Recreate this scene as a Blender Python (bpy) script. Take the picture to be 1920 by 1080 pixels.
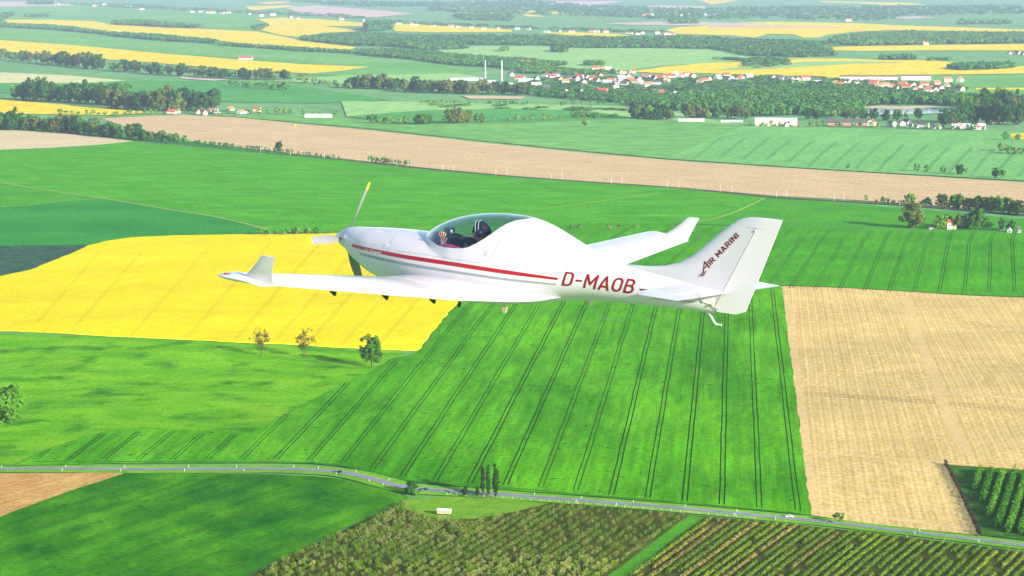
import bpy, bmesh, math, random
import numpy as np
from mathutils import Vector, Matrix
from mathutils.geometry import delaunay_2d_cdt

for _o in list(bpy.data.objects):
    bpy.data.objects.remove(_o, do_unlink=True)
SC = bpy.context.scene
COL = SC.collection
rad = math.radians

# ---------------------------------------------------------------- camera
HAZE = 3.1e-5
CAM_H = 286.0            # metres above the plain
FPX = 4300.0             # focal length in photograph pixels (1920 wide)
HORIZON = -55.0          # photograph row of the horizon
PITCH = math.atan((540 - HORIZON) / FPX)
cd = bpy.data.cameras.new('camera')
cam = bpy.data.objects.new('camera', cd)
COL.objects.link(cam)
cam.location = (0, 0, CAM_H)
cam.rotation_euler = (math.pi / 2 - PITCH, 0, 0)
cd.sensor_width = 36.0
cd.lens = 36.0 * FPX / 1920.0
cd.clip_start = 0.5
cd.clip_end = 90000.0
SC.camera = cam

# ---------------------------------------------------------------- sky, sun, exposure
SUN_EL = rad(17.0)
SUN_AZ = rad(135.0)      # clockwise from +Y: behind the camera, to the right
world = bpy.data.worlds.new('World')
SC.world = world
world.use_nodes = True
wn = world.node_tree
wn.nodes.clear()
_o = wn.nodes.new('ShaderNodeOutputWorld')
_b = wn.nodes.new('ShaderNodeBackground')
_s = wn.nodes.new('ShaderNodeTexSky')
_s.sky_type = 'NISHITA'
_s.sun_disc = False
_s.sun_elevation = SUN_EL
_s.sun_rotation = SUN_AZ
_s.altitude = 300
_s.air_density = 1.0
_s.dust_density = 1.0
_b.inputs[1].default_value = 0.13
wn.links.new(_s.outputs[0], _b.inputs[0])
wn.links.new(_b.outputs[0], _o.inputs[0])

sd = bpy.data.lights.new('sun', 'SUN')
sun = bpy.data.objects.new('sun', sd)
COL.objects.link(sun)
sd.energy = 5.0
sd.angle = rad(0.5)
sd.color = (1.0, 0.93, 0.82)
_to = Vector((math.sin(SUN_AZ) * math.cos(SUN_EL), math.cos(SUN_AZ) * math.cos(SUN_EL), math.sin(SUN_EL)))
sun.rotation_euler = (-_to).to_track_quat('-Z', 'Y').to_euler()
sun.location = (200, -200, 500)

SC.view_settings.view_transform = 'Standard'
SC.view_settings.look = 'None'
SC.view_settings.gamma = 1.0
SC.view_settings.exposure = 1.0
SC.view_settings.use_curve_mapping = False
SC.render.engine = 'CYCLES'
SC.cycles.use_denoising = True
SC.cycles.max_bounces = 6
SC.cycles.diffuse_bounces = 2
SC.cycles.glossy_bounces = 3
SC.cycles.transmission_bounces = 6
SC.cycles.transparent_max_bounces = 12
SC.cycles.volume_bounces = 0
SC.render.film_transparent = False

# ---------------------------------------------------------------- helpers
def tag(o, label=None, cat=None, group=None, kind=None):
    if label: o['label'] = label
    if cat: o['category'] = cat
    if group: o['group'] = group
    if kind: o['kind'] = kind
    return o

def empty(name, loc=(0, 0, 0), rz=0.0):
    o = bpy.data.objects.new(name, None)
    COL.objects.link(o)
    o.location = loc
    o.rotation_euler = (0, 0, rz)
    o.empty_display_size = 0.5
    return o

def link(name, me, parent=None):
    o = bpy.data.objects.new(name, me)
    COL.objects.link(o)
    if parent is not None:
        o.parent = parent
    return o

def mesh(name, verts, faces, mats, smooth=False, midx=None):
    me = bpy.data.meshes.new(name)
    me.from_pydata([tuple(map(float, v)) for v in verts], [], [tuple(int(i) for i in f) for f in faces])
    for m in (mats if isinstance(mats, (list, tuple)) else [mats]):
        me.materials.append(m)
    if midx is not None:
        me.polygons.foreach_set('material_index', np.asarray(midx, dtype=np.int32))
    if smooth:
        me.polygons.foreach_set('use_smooth', np.ones(len(me.polygons), dtype=bool))
    me.update()
    if smooth:
        me.set_sharp_from_angle(angle=rad(40))
    return me

def fast_mesh(name, V, F, mats, smooth=False, midx=None):
    """V (n,3) array, F (m,k) array with equal face sizes"""
    V = np.asarray(V, dtype=np.float32); F = np.asarray(F, dtype=np.int32)
    me = bpy.data.meshes.new(name)
    n, k = F.shape
    me.vertices.add(len(V)); me.vertices.foreach_set('co', V.ravel())
    me.loops.add(n * k); me.loops.foreach_set('vertex_index', F.ravel())
    me.polygons.add(n)
    me.polygons.foreach_set('loop_start', np.arange(0, n * k, k, dtype=np.int32))
    for m in (mats if isinstance(mats, (list, tuple)) else [mats]):
        me.materials.append(m)
    if midx is not None:
        me.polygons.foreach_set('material_index', np.asarray(midx, dtype=np.int32))
    me.polygons.foreach_set('use_smooth', np.full(n, bool(smooth)))
    me.update(calc_edges=True)
    return me

class MB:
    """collects simple solids into one mesh"""
    def __init__(self):
        self.v = []; self.f = []
    def add(self, v, f):
        b = len(self.v)
        self.v += [tuple(p) for p in v]
        self.f += [tuple(i + b for i in q) for q in f]
        return self
    def box(self, c, s, rz=0.0):
        cx, cy, cz = c; sx, sy, sz = s[0] / 2, s[1] / 2, s[2] / 2
        ca, sa = math.cos(rz), math.sin(rz)
        v = []
        for dz in (-sz, sz):
            for dx, dy in ((-sx, -sy), (sx, -sy), (sx, sy), (-sx, sy)):
                v.append((cx + dx * ca - dy * sa, cy + dx * sa + dy * ca, cz + dz))
        return self.add(v, [(3, 2, 1, 0), (4, 5, 6, 7), (0, 1, 5, 4), (1, 2, 6, 5), (2, 3, 7, 6), (3, 0, 4, 7)])
    def tube(self, pts, r, n=8, caps=True):
        pts = [Vector(p) for p in pts]
        rs = r if isinstance(r, (list, tuple)) else [r] * len(pts)
        v = []; f = []
        for i, p in enumerate(pts):
            d = (pts[min(i + 1, len(pts) - 1)] - pts[max(i - 1, 0)]).normalized()
            a = d.orthogonal().normalized() if i == 0 else (a - d * a.dot(d)).normalized()
            b = d.cross(a)
            for k in range(n):
                t = 2 * math.pi * k / n
                v.append(tuple(p + (a * math.cos(t) + b * math.sin(t)) * rs[i]))
        for i in range(len(pts) - 1):
            for k in range(n):
                f.append((i * n + k, i * n + (k + 1) % n, (i + 1) * n + (k + 1) % n, (i + 1) * n + k))
        if caps:
            f.append(tuple(range(n - 1, -1, -1)))
            f.append(tuple(range((len(pts) - 1) * n, len(pts) * n)))
        return self.add(v, f)
    def prism(self, poly, z0, z1):
        n = len(poly)
        v = [(x, y, z0) for x, y in poly] + [(x, y, z1) for x, y in poly]
        f = [tuple(range(n - 1, -1, -1)), tuple(range(n, 2 * n))]
        f += [(i, (i + 1) % n, n + (i + 1) % n, n + i) for i in range(n)]
        return self.add(v, f)
    def ball(self, c, r, nu=12, nv=8):
        rx, ry, rz_ = r if isinstance(r, (list, tuple)) else (r, r, r)
        v = [(c[0], c[1], c[2] - rz_)]
        for j in range(1, nv):
            a = -math.pi / 2 + math.pi * j / nv
            for i in range(nu):
                t = 2 * math.pi * i / nu
                v.append((c[0] + rx * math.cos(a) * math.cos(t), c[1] + ry * math.cos(a) * math.sin(t), c[2] + rz_ * math.sin(a)))
        v.append((c[0], c[1], c[2] + rz_))
        f = []
        for i in range(nu):
            f.append((0, 1 + (i + 1) % nu, 1 + i))
            f.append((len(v) - 1, 1 + (nv - 2) * nu + i, 1 + (nv - 2) * nu + (i + 1) % nu))
        for j in range(nv - 2):
            for i in range(nu):
                a = 1 + j * nu
                f.append((a + i, a + (i + 1) % nu, a + nu + (i + 1) % nu, a + nu + i))
        return self.add(v, f)
    def mesh(self, name, mat, smooth=False):
        return mesh(name, self.v, self.f, mat, smooth)
    def build(self, name, mat, parent=None, smooth=False):
        return link(name, self.mesh(name, mat, smooth), parent)

# ---------------------------------------------------------------- materials
MATS = {}
def new_mat(name):
    m = bpy.data.materials.new(name); m.use_nodes = True
    MATS[name] = m
    nt = m.node_tree
    return m, nt, nt.nodes['Principled BSDF']

def plain(name, col, rough=0.6, noise=0.0, nscale=5.0, metallic=0.0, coat=0.0, spec=0.5):
    m, nt, p = new_mat(name)
    p.inputs['Base Color'].default_value = (*col, 1)
    p.inputs['Roughness'].default_value = rough
    p.inputs['Metallic'].default_value = metallic
    p.inputs['Coat Weight'].default_value = coat
    p.inputs['Specular IOR Level'].default_value = spec
    if noise:
        tc = nt.nodes.new('ShaderNodeTexCoord')
        n = nt.nodes.new('ShaderNodeTexNoise'); n.inputs['Scale'].default_value = nscale
        n.inputs['Detail'].default_value = 5
        mr = nt.nodes.new('ShaderNodeMapRange')
        mr.inputs['From Min'].default_value = 0.3; mr.inputs['From Max'].default_value = 0.7
        mr.inputs['To Min'].default_value = 1 - noise; mr.inputs['To Max'].default_value = 1 + noise
        mx = nt.nodes.new('ShaderNodeVectorMath'); mx.operation = 'SCALE'
        mx.inputs[0].default_value = col
        nt.links.new(tc.outputs['Object'], n.inputs['Vector'])
        nt.links.new(n.outputs['Fac'], mr.inputs['Value'])
        nt.links.new(mr.outputs[0], mx.inputs['Scale'])
        nt.links.new(mx.outputs[0], p.inputs['Base Color'])
    return m
# ================================================================ the plain
_fw = np.array([0, math.cos(PITCH), -math.sin(PITCH)]); _up = np.array([0, math.sin(PITCH), math.cos(PITCH)])
def height(x, y):
    """gentle swells in the near fields, flat farther out"""
    x = np.asarray(x, float); y = np.asarray(y, float)
    f = np.clip((y - 850) / 250, 0, 1) * np.clip((3000 - y) / 900, 0, 1) * np.clip((1300 - np.abs(x)) / 500, 0, 1)
    return f * (2.1 * np.sin(x / 88 + y / 170 + .6) + 1.5 * np.sin(y / 105 - x / 260 + 1.3) + .8 * np.sin(y / 47 + x / 60) + .5 * np.sin(y / 29 - x / 43))
def G(u, v):
    """photograph pixel -> ground point (x, y)"""
    u = np.asarray(u, float); v = np.asarray(v, float)
    dx = (u - 960) / FPX; k = (v - 540) / FPX
    dy = _fw[1] - k * _up[1]; dz = _fw[2] - k * _up[2]
    z = 0.0
    for _ in range(12):
        t = (z - CAM_H) / dz
        z = height(t * dx, t * dy)
    return np.stack([t * dx, t * dy], -1)
def P3(u, v, lift=0.0):
    g = G(u, v)
    return float(g[0]), float(g[1]), float(height(g[0], g[1])) + lift
def pxm(v): return (v - HORIZON) / CAM_H        # pixels per metre at a ground row

def inside(poly, X, Y):
    P = np.asarray(poly, float); Q = np.roll(P, -1, 0)
    c = np.zeros(np.shape(X), bool)
    for (x0, y0), (x1, y1) in zip(P, Q):
        c ^= ((y0 > Y) != (y1 > Y)) & (X < (x1 - x0) * (Y - y0) / (y1 - y0 + 1e-12) + x0)
    return c

def chaikin(px, n=1):
    P = [tuple(p) for p in px]
    for _ in range(n):
        Q = []
        for a, b in zip(P, P[1:] + P[:1]):
            Q += [(a[0] * .85 + b[0] * .15, a[1] * .85 + b[1] * .15), (a[0] * .15 + b[0] * .85, a[1] * .15 + b[1] * .85)]
        P = Q
    return P

_layer = [0]
def drape(name, px, mat, lift, step=None, smooth=0, wob=0.0, skirt=0.0, parent=None, bstep=None):
    """a field: a sheet following the swells inside a polygon given by its corners"""
    if smooth: px = chaikin(px, smooth)
    # fields run on well past the picture
    ext = []
    for a, b in zip(px, list(px[1:]) + [px[0]]):
        ext.append(a)
        for lim, out in ((-60, -900), (-1980, 2800)):
            if (a[0] <= lim and b[0] <= lim) if lim == -60 else (a[0] >= 1980 and b[0] >= 1980):
                ext += [(out, a[1]), (out, b[1])]
    px = ext
    g = [tuple(G(*p)) for p in px]
    if step:
        b = []
        for p, q in zip(g, g[1:] + g[:1]):
            n = max(1, int(math.hypot(q[0] - p[0], q[1] - p[1]) / (bstep or step)))
            for k in range(n):
                t = k / n
                b.append((p[0] + (q[0] - p[0]) * t, p[1] + (q[1] - p[1]) * t))
        g = b
    if wob:
        rg = np.random.RandomState(len(name) * 7 + int(px[0][0]) % 97)
        ker = np.array([.25, .5, .8, .5, .25]); jx, jy = [np.convolve(rg.uniform(-wob, wob, len(g) + 4), ker, 'valid') for _ in range(2)]
        g = [(x + a, y + b) for (x, y), a, b in zip(g, jx, jy)]
    A = np.array(g); c = A.mean(0)
    nb = len(g)
    pts = [Vector(p) for p in (A - c)]
    if step:
        lo, hi = A.min(0), A.max(0)
        X, Y = np.meshgrid(np.arange(lo[0] + step / 2, hi[0], step), np.arange(lo[1] + step / 2, hi[1], step))
        X = X.ravel(); Y = Y.ravel()
        ok = inside(g, X, Y)
        X, Y = X[ok], Y[ok]
        if len(X):
            d = np.full(len(X), 1e9)
            for i in range(0, nb):
                d = np.minimum(d, np.hypot(X - A[i, 0], Y - A[i, 1]))
            ok = d > step * .4
            pts += [Vector((a - c[0], b - c[1])) for a, b in zip(X[ok], Y[ok])]
    r = delaunay_2d_cdt(pts, [], [list(range(nb))], 1, 1e-4)
    co, fa = r[0], r[2]
    V = [(p.x + c[0], p.y + c[1]) for p in co]
    H = height(np.array([p[0] for p in V]), np.array([p[1] for p in V])) + lift
    V3 = [(p[0], p[1], h) for p, h in zip(V, H)]
    F = []
    for f in fa:
        f = list(f)
        a, b, d = (V[f[0]], V[f[1]], V[f[2]])
        if (b[0] - a[0]) * (d[1] - a[1]) - (b[1] - a[1]) * (d[0] - a[0]) < 0: f = f[::-1]
        F.append(f)
    if skirt:                                   # standing crop has an edge
        k = len(V3)
        gb = [(x, y, float(height(x, y)) + lift) for x, y in g]
        V3 += gb + [(x, y, z - skirt) for x, y, z in gb]
        F += [(k + i, k + (i + 1) % nb, k + nb + (i + 1) % nb, k + nb + i) for i in range(nb)]
    me = mesh(name, V3, F, mat)
    o = link(name, me, parent)
    if parent is None: tag(o, kind='structure')
    return o

# ---------------------------------------------------------------- field materials
def field_mat(name, c0, c1, patch=1 / 60., fine=1 / 4., rows=None, waves=None, c2=None, rowamp=.12, contrast=(.35, .65), rough=.9, stretch=None, spots=None):
    """crop or soil: large patches, fine grain, optional drill rows along a ground direction (radians from +Y)"""
    g_ = lambda c: tuple(q * 1.25 for q in c) if c and c[1] > c[0] * 1.3 else c
    c0, c1, c2 = g_(c0), g_(c1), g_(c2)
    m, nt, p = new_mat(name)
    N = nt.nodes.new; L = nt.links.new
    p.inputs['Roughness'].default_value = rough
    p.inputs['Specular IOR Level'].default_value = 0.0
    tc = N('ShaderNodeTexCoord')
    mp = N('ShaderNodeMapping')
    if stretch: mp.inputs['Rotation'].default_value = (0, 0, stretch[0]); mp.inputs['Scale'].default_value = (1, stretch[1], 1)
    L(tc.outputs['Object'], mp.inputs['Vector'])
    n1 = N('ShaderNodeTexNoise'); n1.inputs['Scale'].default_value = patch; n1.inputs['Detail'].default_value = 4; n1.inputs['Roughness'].default_value = .55
    n2 = N('ShaderNodeTexNoise'); n2.inputs['Scale'].default_value = fine; n2.inputs['Detail'].default_value = 3
    L(mp.outputs[0], n1.inputs['Vector']); L(tc.outputs['Object'], n2.inputs['Vector'])
    r1 = N('ShaderNodeMapRange'); r1.inputs['From Min'].default_value = contrast[0]; r1.inputs['From Max'].default_value = contrast[1]
    L(n1.outputs['Fac'], r1.inputs['Value'])
    mx = N('ShaderNodeMix'); mx.data_type = 'RGBA'
    mx.inputs[6].default_value = (*c0, 1); mx.inputs[7].default_value = (*c1, 1)
    L(r1.outputs[0], mx.inputs[0])
    col = mx.outputs[2]
    if c2:
        n3 = N('ShaderNodeTexNoise'); n3.inputs['Scale'].default_value = patch * 2.3; n3.inputs['Detail'].default_value = 5
        mp3 = N('ShaderNodeMapping'); mp3.inputs['Location'].default_value = (340, 120, 7)
        L(mp.outputs[0], mp3.inputs[0]); L(mp3.outputs[0], n3.inputs['Vector'])
        r3 = N('ShaderNodeMapRange'); r3.inputs['From Min'].default_value = .50; r3.inputs['From Max'].default_value = .80
        L(n3.outputs['Fac'], r3.inputs['Value'])
        m3 = N('ShaderNodeMix'); m3.data_type = 'RGBA'; m3.inputs[7].default_value = (*c2, 1)
        L(r3.outputs[0], m3.inputs[0]); L(col, m3.inputs[6]); col = m3.outputs[2]
    if spots:                                     # weak tufts: small irregular marks
        n4 = N('ShaderNodeTexNoise'); n4.inputs['Scale'].default_value = spots[0]; n4.inputs['Detail'].default_value = 3
        L(tc.outputs['Object'], n4.inputs['Vector'])
        r4 = N('ShaderNodeMapRange'); r4.inputs['From Min'].default_value = spots[2]; r4.inputs['From Max'].default_value = spots[2] + (spots[3] if len(spots) > 3 else .05)
        L(n4.outputs['Fac'], r4.inputs['Value'])
        m4 = N('ShaderNodeMix'); m4.data_type = 'RGBA'; m4.inputs[7].default_value = (*spots[1], 1)
        L(r4.outputs[0], m4.inputs[0]); L(col, m4.inputs[6]); col = m4.outputs[2]
    amp = N('ShaderNodeMapRange'); amp.inputs['From Min'].default_value = .3; amp.inputs['From Max'].default_value = .7
    amp.inputs['To Min'].default_value = .78; amp.inputs['To Max'].default_value = 1.22
    L(n2.outputs['Fac'], amp.inputs['Value'])
    val = amp.outputs[0]
    if rows:
        for (az, spacing, am) in rows:
            mr = N('ShaderNodeMapping'); mr.inputs['Rotation'].default_value = (0, 0, az)
            L(tc.outputs['Object'], mr.inputs['Vector'])
            # stretched noise across the drilling direction: bands of uneven width
            sx = N('ShaderNodeVectorMath'); sx.operation = 'MULTIPLY'; sx.inputs[1].default_value = (1 / spacing, .004 / spacing * 4, 1)
            L(mr.outputs[0], sx.inputs[0])
            nn = N('ShaderNodeTexNoise'); nn.inputs['Scale'].default_value = 1.0; nn.inputs['Detail'].default_value = 2
            L(sx.outputs[0], nn.inputs['Vector'])
            rr = N('ShaderNodeMapRange'); rr.inputs['From Min'].default_value = .33; rr.inputs['From Max'].default_value = .67
            rr.inputs['To Min'].default_value = 1 - am; rr.inputs['To Max'].default_value = 1 + am
            L(nn.outputs['Fac'], rr.inputs['Value'])
            mm = N('ShaderNodeMath'); mm.operation = 'MULTIPLY'; L(val, mm.inputs[0]); L(rr.outputs[0], mm.inputs[1]); val = mm.outputs[0]
    for (az, period, am) in (waves or ()):       # evenly spaced drill lines, phase drifting a little
        mr = N('ShaderNodeMapping'); mr.inputs['Rotation'].default_value = (0, 0, az)
        L(tc.outputs['Object'], mr.inputs['Vector'])
        sp = N('ShaderNodeSeparateXYZ'); L(mr.outputs[0], sp.inputs[0])
        nz = N('ShaderNodeTexNoise'); nz.inputs['Scale'].default_value = 1 / 60.; nz.inputs['Detail'].default_value = 1; L(tc.outputs['Object'], nz.inputs['Vector'])
        ph = N('ShaderNodeMath'); ph.operation = 'MULTIPLY'; ph.inputs[1].default_value = 2.2; L(nz.outputs['Fac'], ph.inputs[0])
        a1 = N('ShaderNodeMath'); a1.operation = 'MULTIPLY_ADD'; a1.inputs[1].default_value = 2 * math.pi / period; L(sp.outputs['X'], a1.inputs[0]); L(ph.outputs[0], a1.inputs[2])
        sn = N('ShaderNodeMath'); sn.operation = 'SINE'; L(a1.outputs[0], sn.inputs[0])
        nb = N('ShaderNodeTexNoise'); nb.inputs['Scale'].default_value = 1 / 14.; nb.inputs['Detail'].default_value = 2; L(tc.outputs['Object'], nb.inputs['Vector'])
        m1 = N('ShaderNodeMath'); m1.operation = 'MULTIPLY'; L(sn.outputs[0], m1.inputs[0]); L(nb.outputs['Fac'], m1.inputs[1])
        m2 = N('ShaderNodeMath'); m2.operation = 'MULTIPLY_ADD'; m2.inputs[1].default_value = 2 * am; m2.inputs[2].default_value = 1.0; L(m1.outputs[0], m2.inputs[0])
        m3_ = N('ShaderNodeMath'); m3_.operation = 'MULTIPLY'; L(val, m3_.inputs[0]); L(m2.outputs[0], m3_.inputs[1]); val = m3_.outputs[0]
    vs = N('ShaderNodeVectorMath'); vs.operation = 'SCALE'
    L(col, vs.inputs[0]); L(val, vs.inputs['Scale'])
    L(vs.outputs[0], p.inputs['Base Color'])
    return m

def vp_az(vx):
    """ground direction (angle from +Y, clockwise) of lines that vanish at column vx"""
    return math.atan2((vx - 960) / FPX, math.cos(PITCH) + math.sin(PITCH) * (540 - HORIZON) / FPX)
AZ_MAIN, AZ_RIGHT, AZ_VINE, AZ_PLOT = vp_az(1379), vp_az(1870), vp_az(2900), vp_az(2232)
AZ_RAPE, AZ_SOIL = vp_az(2000), vp_az(1435)

MF = {}
MF['plain'] = field_mat('meadow_plain', (.11, .27, .085), (.15, .32, .11), 1 / 420., 1 / 40.)
MF['wheat'] = field_mat('young_wheat', (.036, .19, .001), (.085, .315, .002), 1 / 75., 1 / 3., rows=[(AZ_MAIN, 6.0, .15), (AZ_MAIN, 1.6, .12)], c2=(.11, .36, .008), spots=(1 / 5.5, (.008, .11, .003), .66), stretch=(AZ_MAIN, .28))
MF['wheat_right'] = field_mat('young_wheat_right', (.038, .215, .002), (.060, .275, .003), 1 / 90., 1 / 4., rows=[(AZ_RIGHT, 6.0, .10), (AZ_RIGHT, 1.8, .08)])
MF['wheat_low'] = field_mat('young_wheat_low', (.008, .095, .002), (.065, .24, .003), 1 / 42., 1 / 3., rows=[(vp_az(3100), 6.0, .10)], c2=(.012, .12, .003), contrast=(.33, .66), stretch=(-.5, .6), spots=(1 / 7., (.010, .11, .006), .67))
MF['pasture'] = field_mat('pasture', (.070, .265, .002), (.15, .37, .005), 1 / 55., 1 / 2.5, c2=(.16, .36, .022), spots=(1 / 30., (.036, .20, .004), .52, .20), stretch=(.25, 1.8))
MF['rape'] = field_mat('flowering_rapeseed', (.79, .62, .003), (.84, .68, .006), 1 / 40., 1 / 1.6, rows=[(AZ_RAPE, 6.0, .03)], c2=(.70, .59, .006))
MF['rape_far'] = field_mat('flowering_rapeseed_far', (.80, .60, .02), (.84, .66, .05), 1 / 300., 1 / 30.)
MF['bright'] = field_mat('bright_green_crop', (.046, .24, .005), (.068, .29, .006), 1 / 120., 1 / 5., rows=[(vp_az(-900), 14.0, .05)], stretch=(0, 2.0), c2=(.10, .36, .03))
MF['mid'] = field_mat('mid_green_crop', (.020, .18, .020), (.034, .23, .026), 1 / 120., 1 / 5.)
MF['bright2'] = field_mat('green_crop_right', (.045, .23, .008), (.065, .28, .009), 1 / 90., 1 / 5., c2=(.03, .20, .025))
MF['dark_crop'] = field_mat('dark_row_crop', (.022, .060, .040), (.045, .10, .055), 1 / 18., 1 / 2., waves=[(vp_az(2400), 7.0, .55)])
MF['soil'] = field_mat('tilled_soil', (.60, .43, .22), (.66, .475, .25), 1 / 90., 1 / 5., rows=[(vp_az(-2600), 9.0, .06)], c2=(.55, .39, .19))
MF['soil_near'] = field_mat('bare_soil_brown', (.46, .245, .075), (.56, .33, .11), 1 / 30., 1 / 2.5, rows=[(vp_az(3300), 3.0, .12)], c2=(.62, .42, .12))
MF['stubble'] = field_mat('pale_seedbed', (.60, .42, .15), (.68, .50, .205), 1 / 55., 1 / 3., rows=[(AZ_SOIL, 6.0, .07)], waves=[(AZ_SOIL, 3.1, .08), (AZ_SOIL, 5.7, .06)], c2=(.58, .43, .125), contrast=(.30, .70), stretch=(AZ_SOIL, 2.2))
MF['tan'] = field_mat('pale_tan_field', (.62, .50, .27), (.66, .55, .33), 1 / 100., 1 / 6.)
MF['straw'] = field_mat('pale_straw_field', (.62, .60, .26), (.66, .62, .32), 1 / 200., 1 / 20.)
MF['pink'] = field_mat('far_bare_field', (.62, .44, .36), (.68, .50, .42), 1 / 400., 1 / 40.)
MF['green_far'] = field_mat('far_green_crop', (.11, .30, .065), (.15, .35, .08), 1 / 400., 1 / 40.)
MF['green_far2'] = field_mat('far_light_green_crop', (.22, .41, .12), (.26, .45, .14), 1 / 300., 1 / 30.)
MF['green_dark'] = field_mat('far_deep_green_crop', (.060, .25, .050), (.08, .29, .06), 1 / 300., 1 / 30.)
MF['light_rows'] = field_mat('light_green_rows', (.13, .34, .09), (.16, .38, .10), 1 / 160., 1 / 10., rows=[(vp_az(2600), 22.0, .06)])
MF['verge'] = field_mat('grass_verge', (.085, .28, .012), (.16, .34, .02), 1 / 14., 1 / 1.5)
MF['orchard_floor'] = field_mat('shaded_orchard_grass', (.035, .06, .004), (.075, .09, .010), 1 / 16., 1 / 1.6, rows=[(AZ_VINE, 4.8, .18)], c2=(.17, .12, .03))  # grass colour darkened to deepen the shade between the rows
MF['plot_floor'] = field_mat('plot_grass', (.02, .085, .008), (.05, .14, .012), 1 / 10., 1 / 1.5, c2=(.10, .16, .02))
MF['track'] = field_mat('shaded_wheel_track_soil', (.005, .032, .004), (.008, .045, .005), 1 / 8., 1 / 1.5)  # soil track with the crop's shadow put into its dark green
MF['track_rape'] = field_mat('wheel_track_rapeseed', (.30, .27, .006), (.38, .32, .008), 1 / 8., 1 / 1.5)
MF['track_far'] = field_mat('wheel_track_far', (.040, .19, .045), (.050, .21, .05), 1 / 30., 1 / 8.)  # shadow of the crop in the ruts is part of this green too
MF['dirt'] = field_mat('dirt_track', (.42, .34, .17), (.34, .36, .12), 1 / 20., 1 / 2.)
MF['grasstrack'] = field_mat('grass_track', (.22, .38, .03), (.17, .34, .03), 1 / 20., 1 / 2.)
MF['sand'] = field_mat('sand_bank', (.60, .46, .26), (.66, .52, .32), 1 / 60., 1 / 6.)
M_ASPH = field_mat('asphalt', (.22, .215, .25), (.28, .275, .31), 1 / 12., 1 / 1.2)
M_PAINTW = plain('white_road_paint', (.75, .75, .75), .6)

# ---------------------------------------------------------------- base sheet to the horizon
def lines(dense, far):
    return np.array(sorted(set([-d for d in far if True] + list(dense) + list(far))))
gx = np.array(sorted(list(np.arange(-1300, 1301, 26)) + [s * v for v in (1600, 2200, 3200, 5000, 8000, 14000, 24000, 40000) for s in (1, -1)]))
gy = np.array([-3000, -1000, 0, 500] + list(np.arange(800, 3020, 22)) + [3200, 3600, 4200, 5000, 6500, 9000, 13000, 19000, 28000, 42000, 70000])
GXX, GYY = np.meshgrid(gx, gy, indexing='ij')
GZ = height(GXX, GYY) - .55
nv_ = len(gy)
Fg = [(i * nv_ + j, (i + 1) * nv_ + j, (i + 1) * nv_ + j + 1, i * nv_ + j + 1) for i in range(len(gx) - 1) for j in range(nv_ - 1)]
ground = link('ground', fast_mesh('ground', np.stack([GXX, GYY, GZ], -1).reshape(-1, 3), np.array(Fg), MF['plain'], True))
tag(ground, kind='structure')

# ---------------------------------------------------------------- the road
ROAD = [(-900, 886), (-400, 883), (-60, 880.5), (0, 880), (120, 879), (230, 880), (350, 880), (440, 880), (520, 879.5), (590, 882), (640, 886), (690, 896), (730, 907), (765, 915), (800, 918.5), (850, 921.5), (900, 924.5), (960, 929),
        (1060, 936.5), (1160, 944), (1260, 952), (1400, 965), (1480, 972.5), (1560, 980.5), (1640, 990), (1720, 999), (1840, 1013.5), (1920, 1023.5), (1980, 1030.5), (2300, 1068), (2800, 1128)]
def polyline(px, step=6.0):
    g = np.array([G(*p) for p in px])
    # Catmull-Rom through the points, resampled
    out = []
    for i in range(len(g) - 1):
        p0 = g[max(i - 1, 0)]; p1 = g[i]; p2 = g[i + 1]; p3 = g[min(i + 2, len(g) - 1)]
        n = max(2, int(np.hypot(*(p2 - p1)) / step))
        for k in range(n):
            t = k / n
            out.append(.5 * ((2 * p1) + (-p0 + p2) * t + (2 * p0 - 5 * p1 + 4 * p2 - p3) * t * t + (-p0 + 3 * p1 - 3 * p2 + p3) * t ** 3))
    out.append(g[-1])
    return np.array(out)
def ribbon_mesh(line, w0, w1, lift, mat, name, cross=1):
    """strip between lateral offsets w0 < w1 (metres, left negative)"""
    d = np.gradient(line, axis=0); d /= np.linalg.norm(d, axis=1, keepdims=True) + 1e-9
    n = np.stack([d[:, 1], -d[:, 0]], -1)
    V = []; F = []
    m = cross + 1
    for p, q in zip(line, n):
        for k in range(m):
            w = w0 + (w1 - w0) * k / cross
            x, y = p + q * w
            V.append((x, y, float(height(x, y)) + lift))
    for i in range(len(line) - 1):
        for k in range(cross):
            F.append((i * m + k, i * m + k + 1, (i + 1) * m + k + 1, (i + 1) * m + k))
    return mesh(name, V, F, mat)
road_line = polyline(ROAD)
verge = link('road_verge', ribbon_mesh(road_line, -9.5, 9.0, .10, MF['verge'], 'road_verge', 8)); tag(verge, kind='structure')
road = link('road', ribbon_mesh(road_line, -3.0, 3.0, .30, M_ASPH, 'road', 4)); tag(road, kind='structure')
for nm, w in (('edge_line', -2.75), ('edge_line', 2.75)):
    link(nm, ribbon_mesh(road_line, w - .09, w + .09, .335, M_PAINTW, nm), road)
# ---------------------------------------------------------------- the fields
# near ground
drape('pasture', [(-80, 622), (0, 625), (200, 632), (470, 645), (640, 653), (760, 659), (745, 672), (700, 696), (640, 722), (560, 764), (470, 814), (330, 806), (245, 804), (180, 812), (100, 838), (20, 872), (-80, 868)], MF['pasture'], .02, 14)
main_px = [(20, 873.5), (60, 858), (100, 838), (180, 812.5), (245, 804.5), (330, 806), (470, 813), (560, 762), (640, 720), (700, 694), (735, 672), (785, 660), (812, 626), (840, 590), (862, 566), (905, 515), (1180, 525), (1465, 537), (1474, 600), (1482, 660), (1492, 740), (1506, 860), (1521, 966),
           (1400, 955.5), (1260, 943.5), (1100, 930), (960, 919), (880, 913), (800, 906.5), (760, 902), (730, 894.5), (690, 884), (640, 874.5), (590, 870), (520, 868), (400, 868.5), (200, 869)]
drape('wheat_field', main_px, MF['wheat'], .18, 12, wob=.45, bstep=4)
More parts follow.
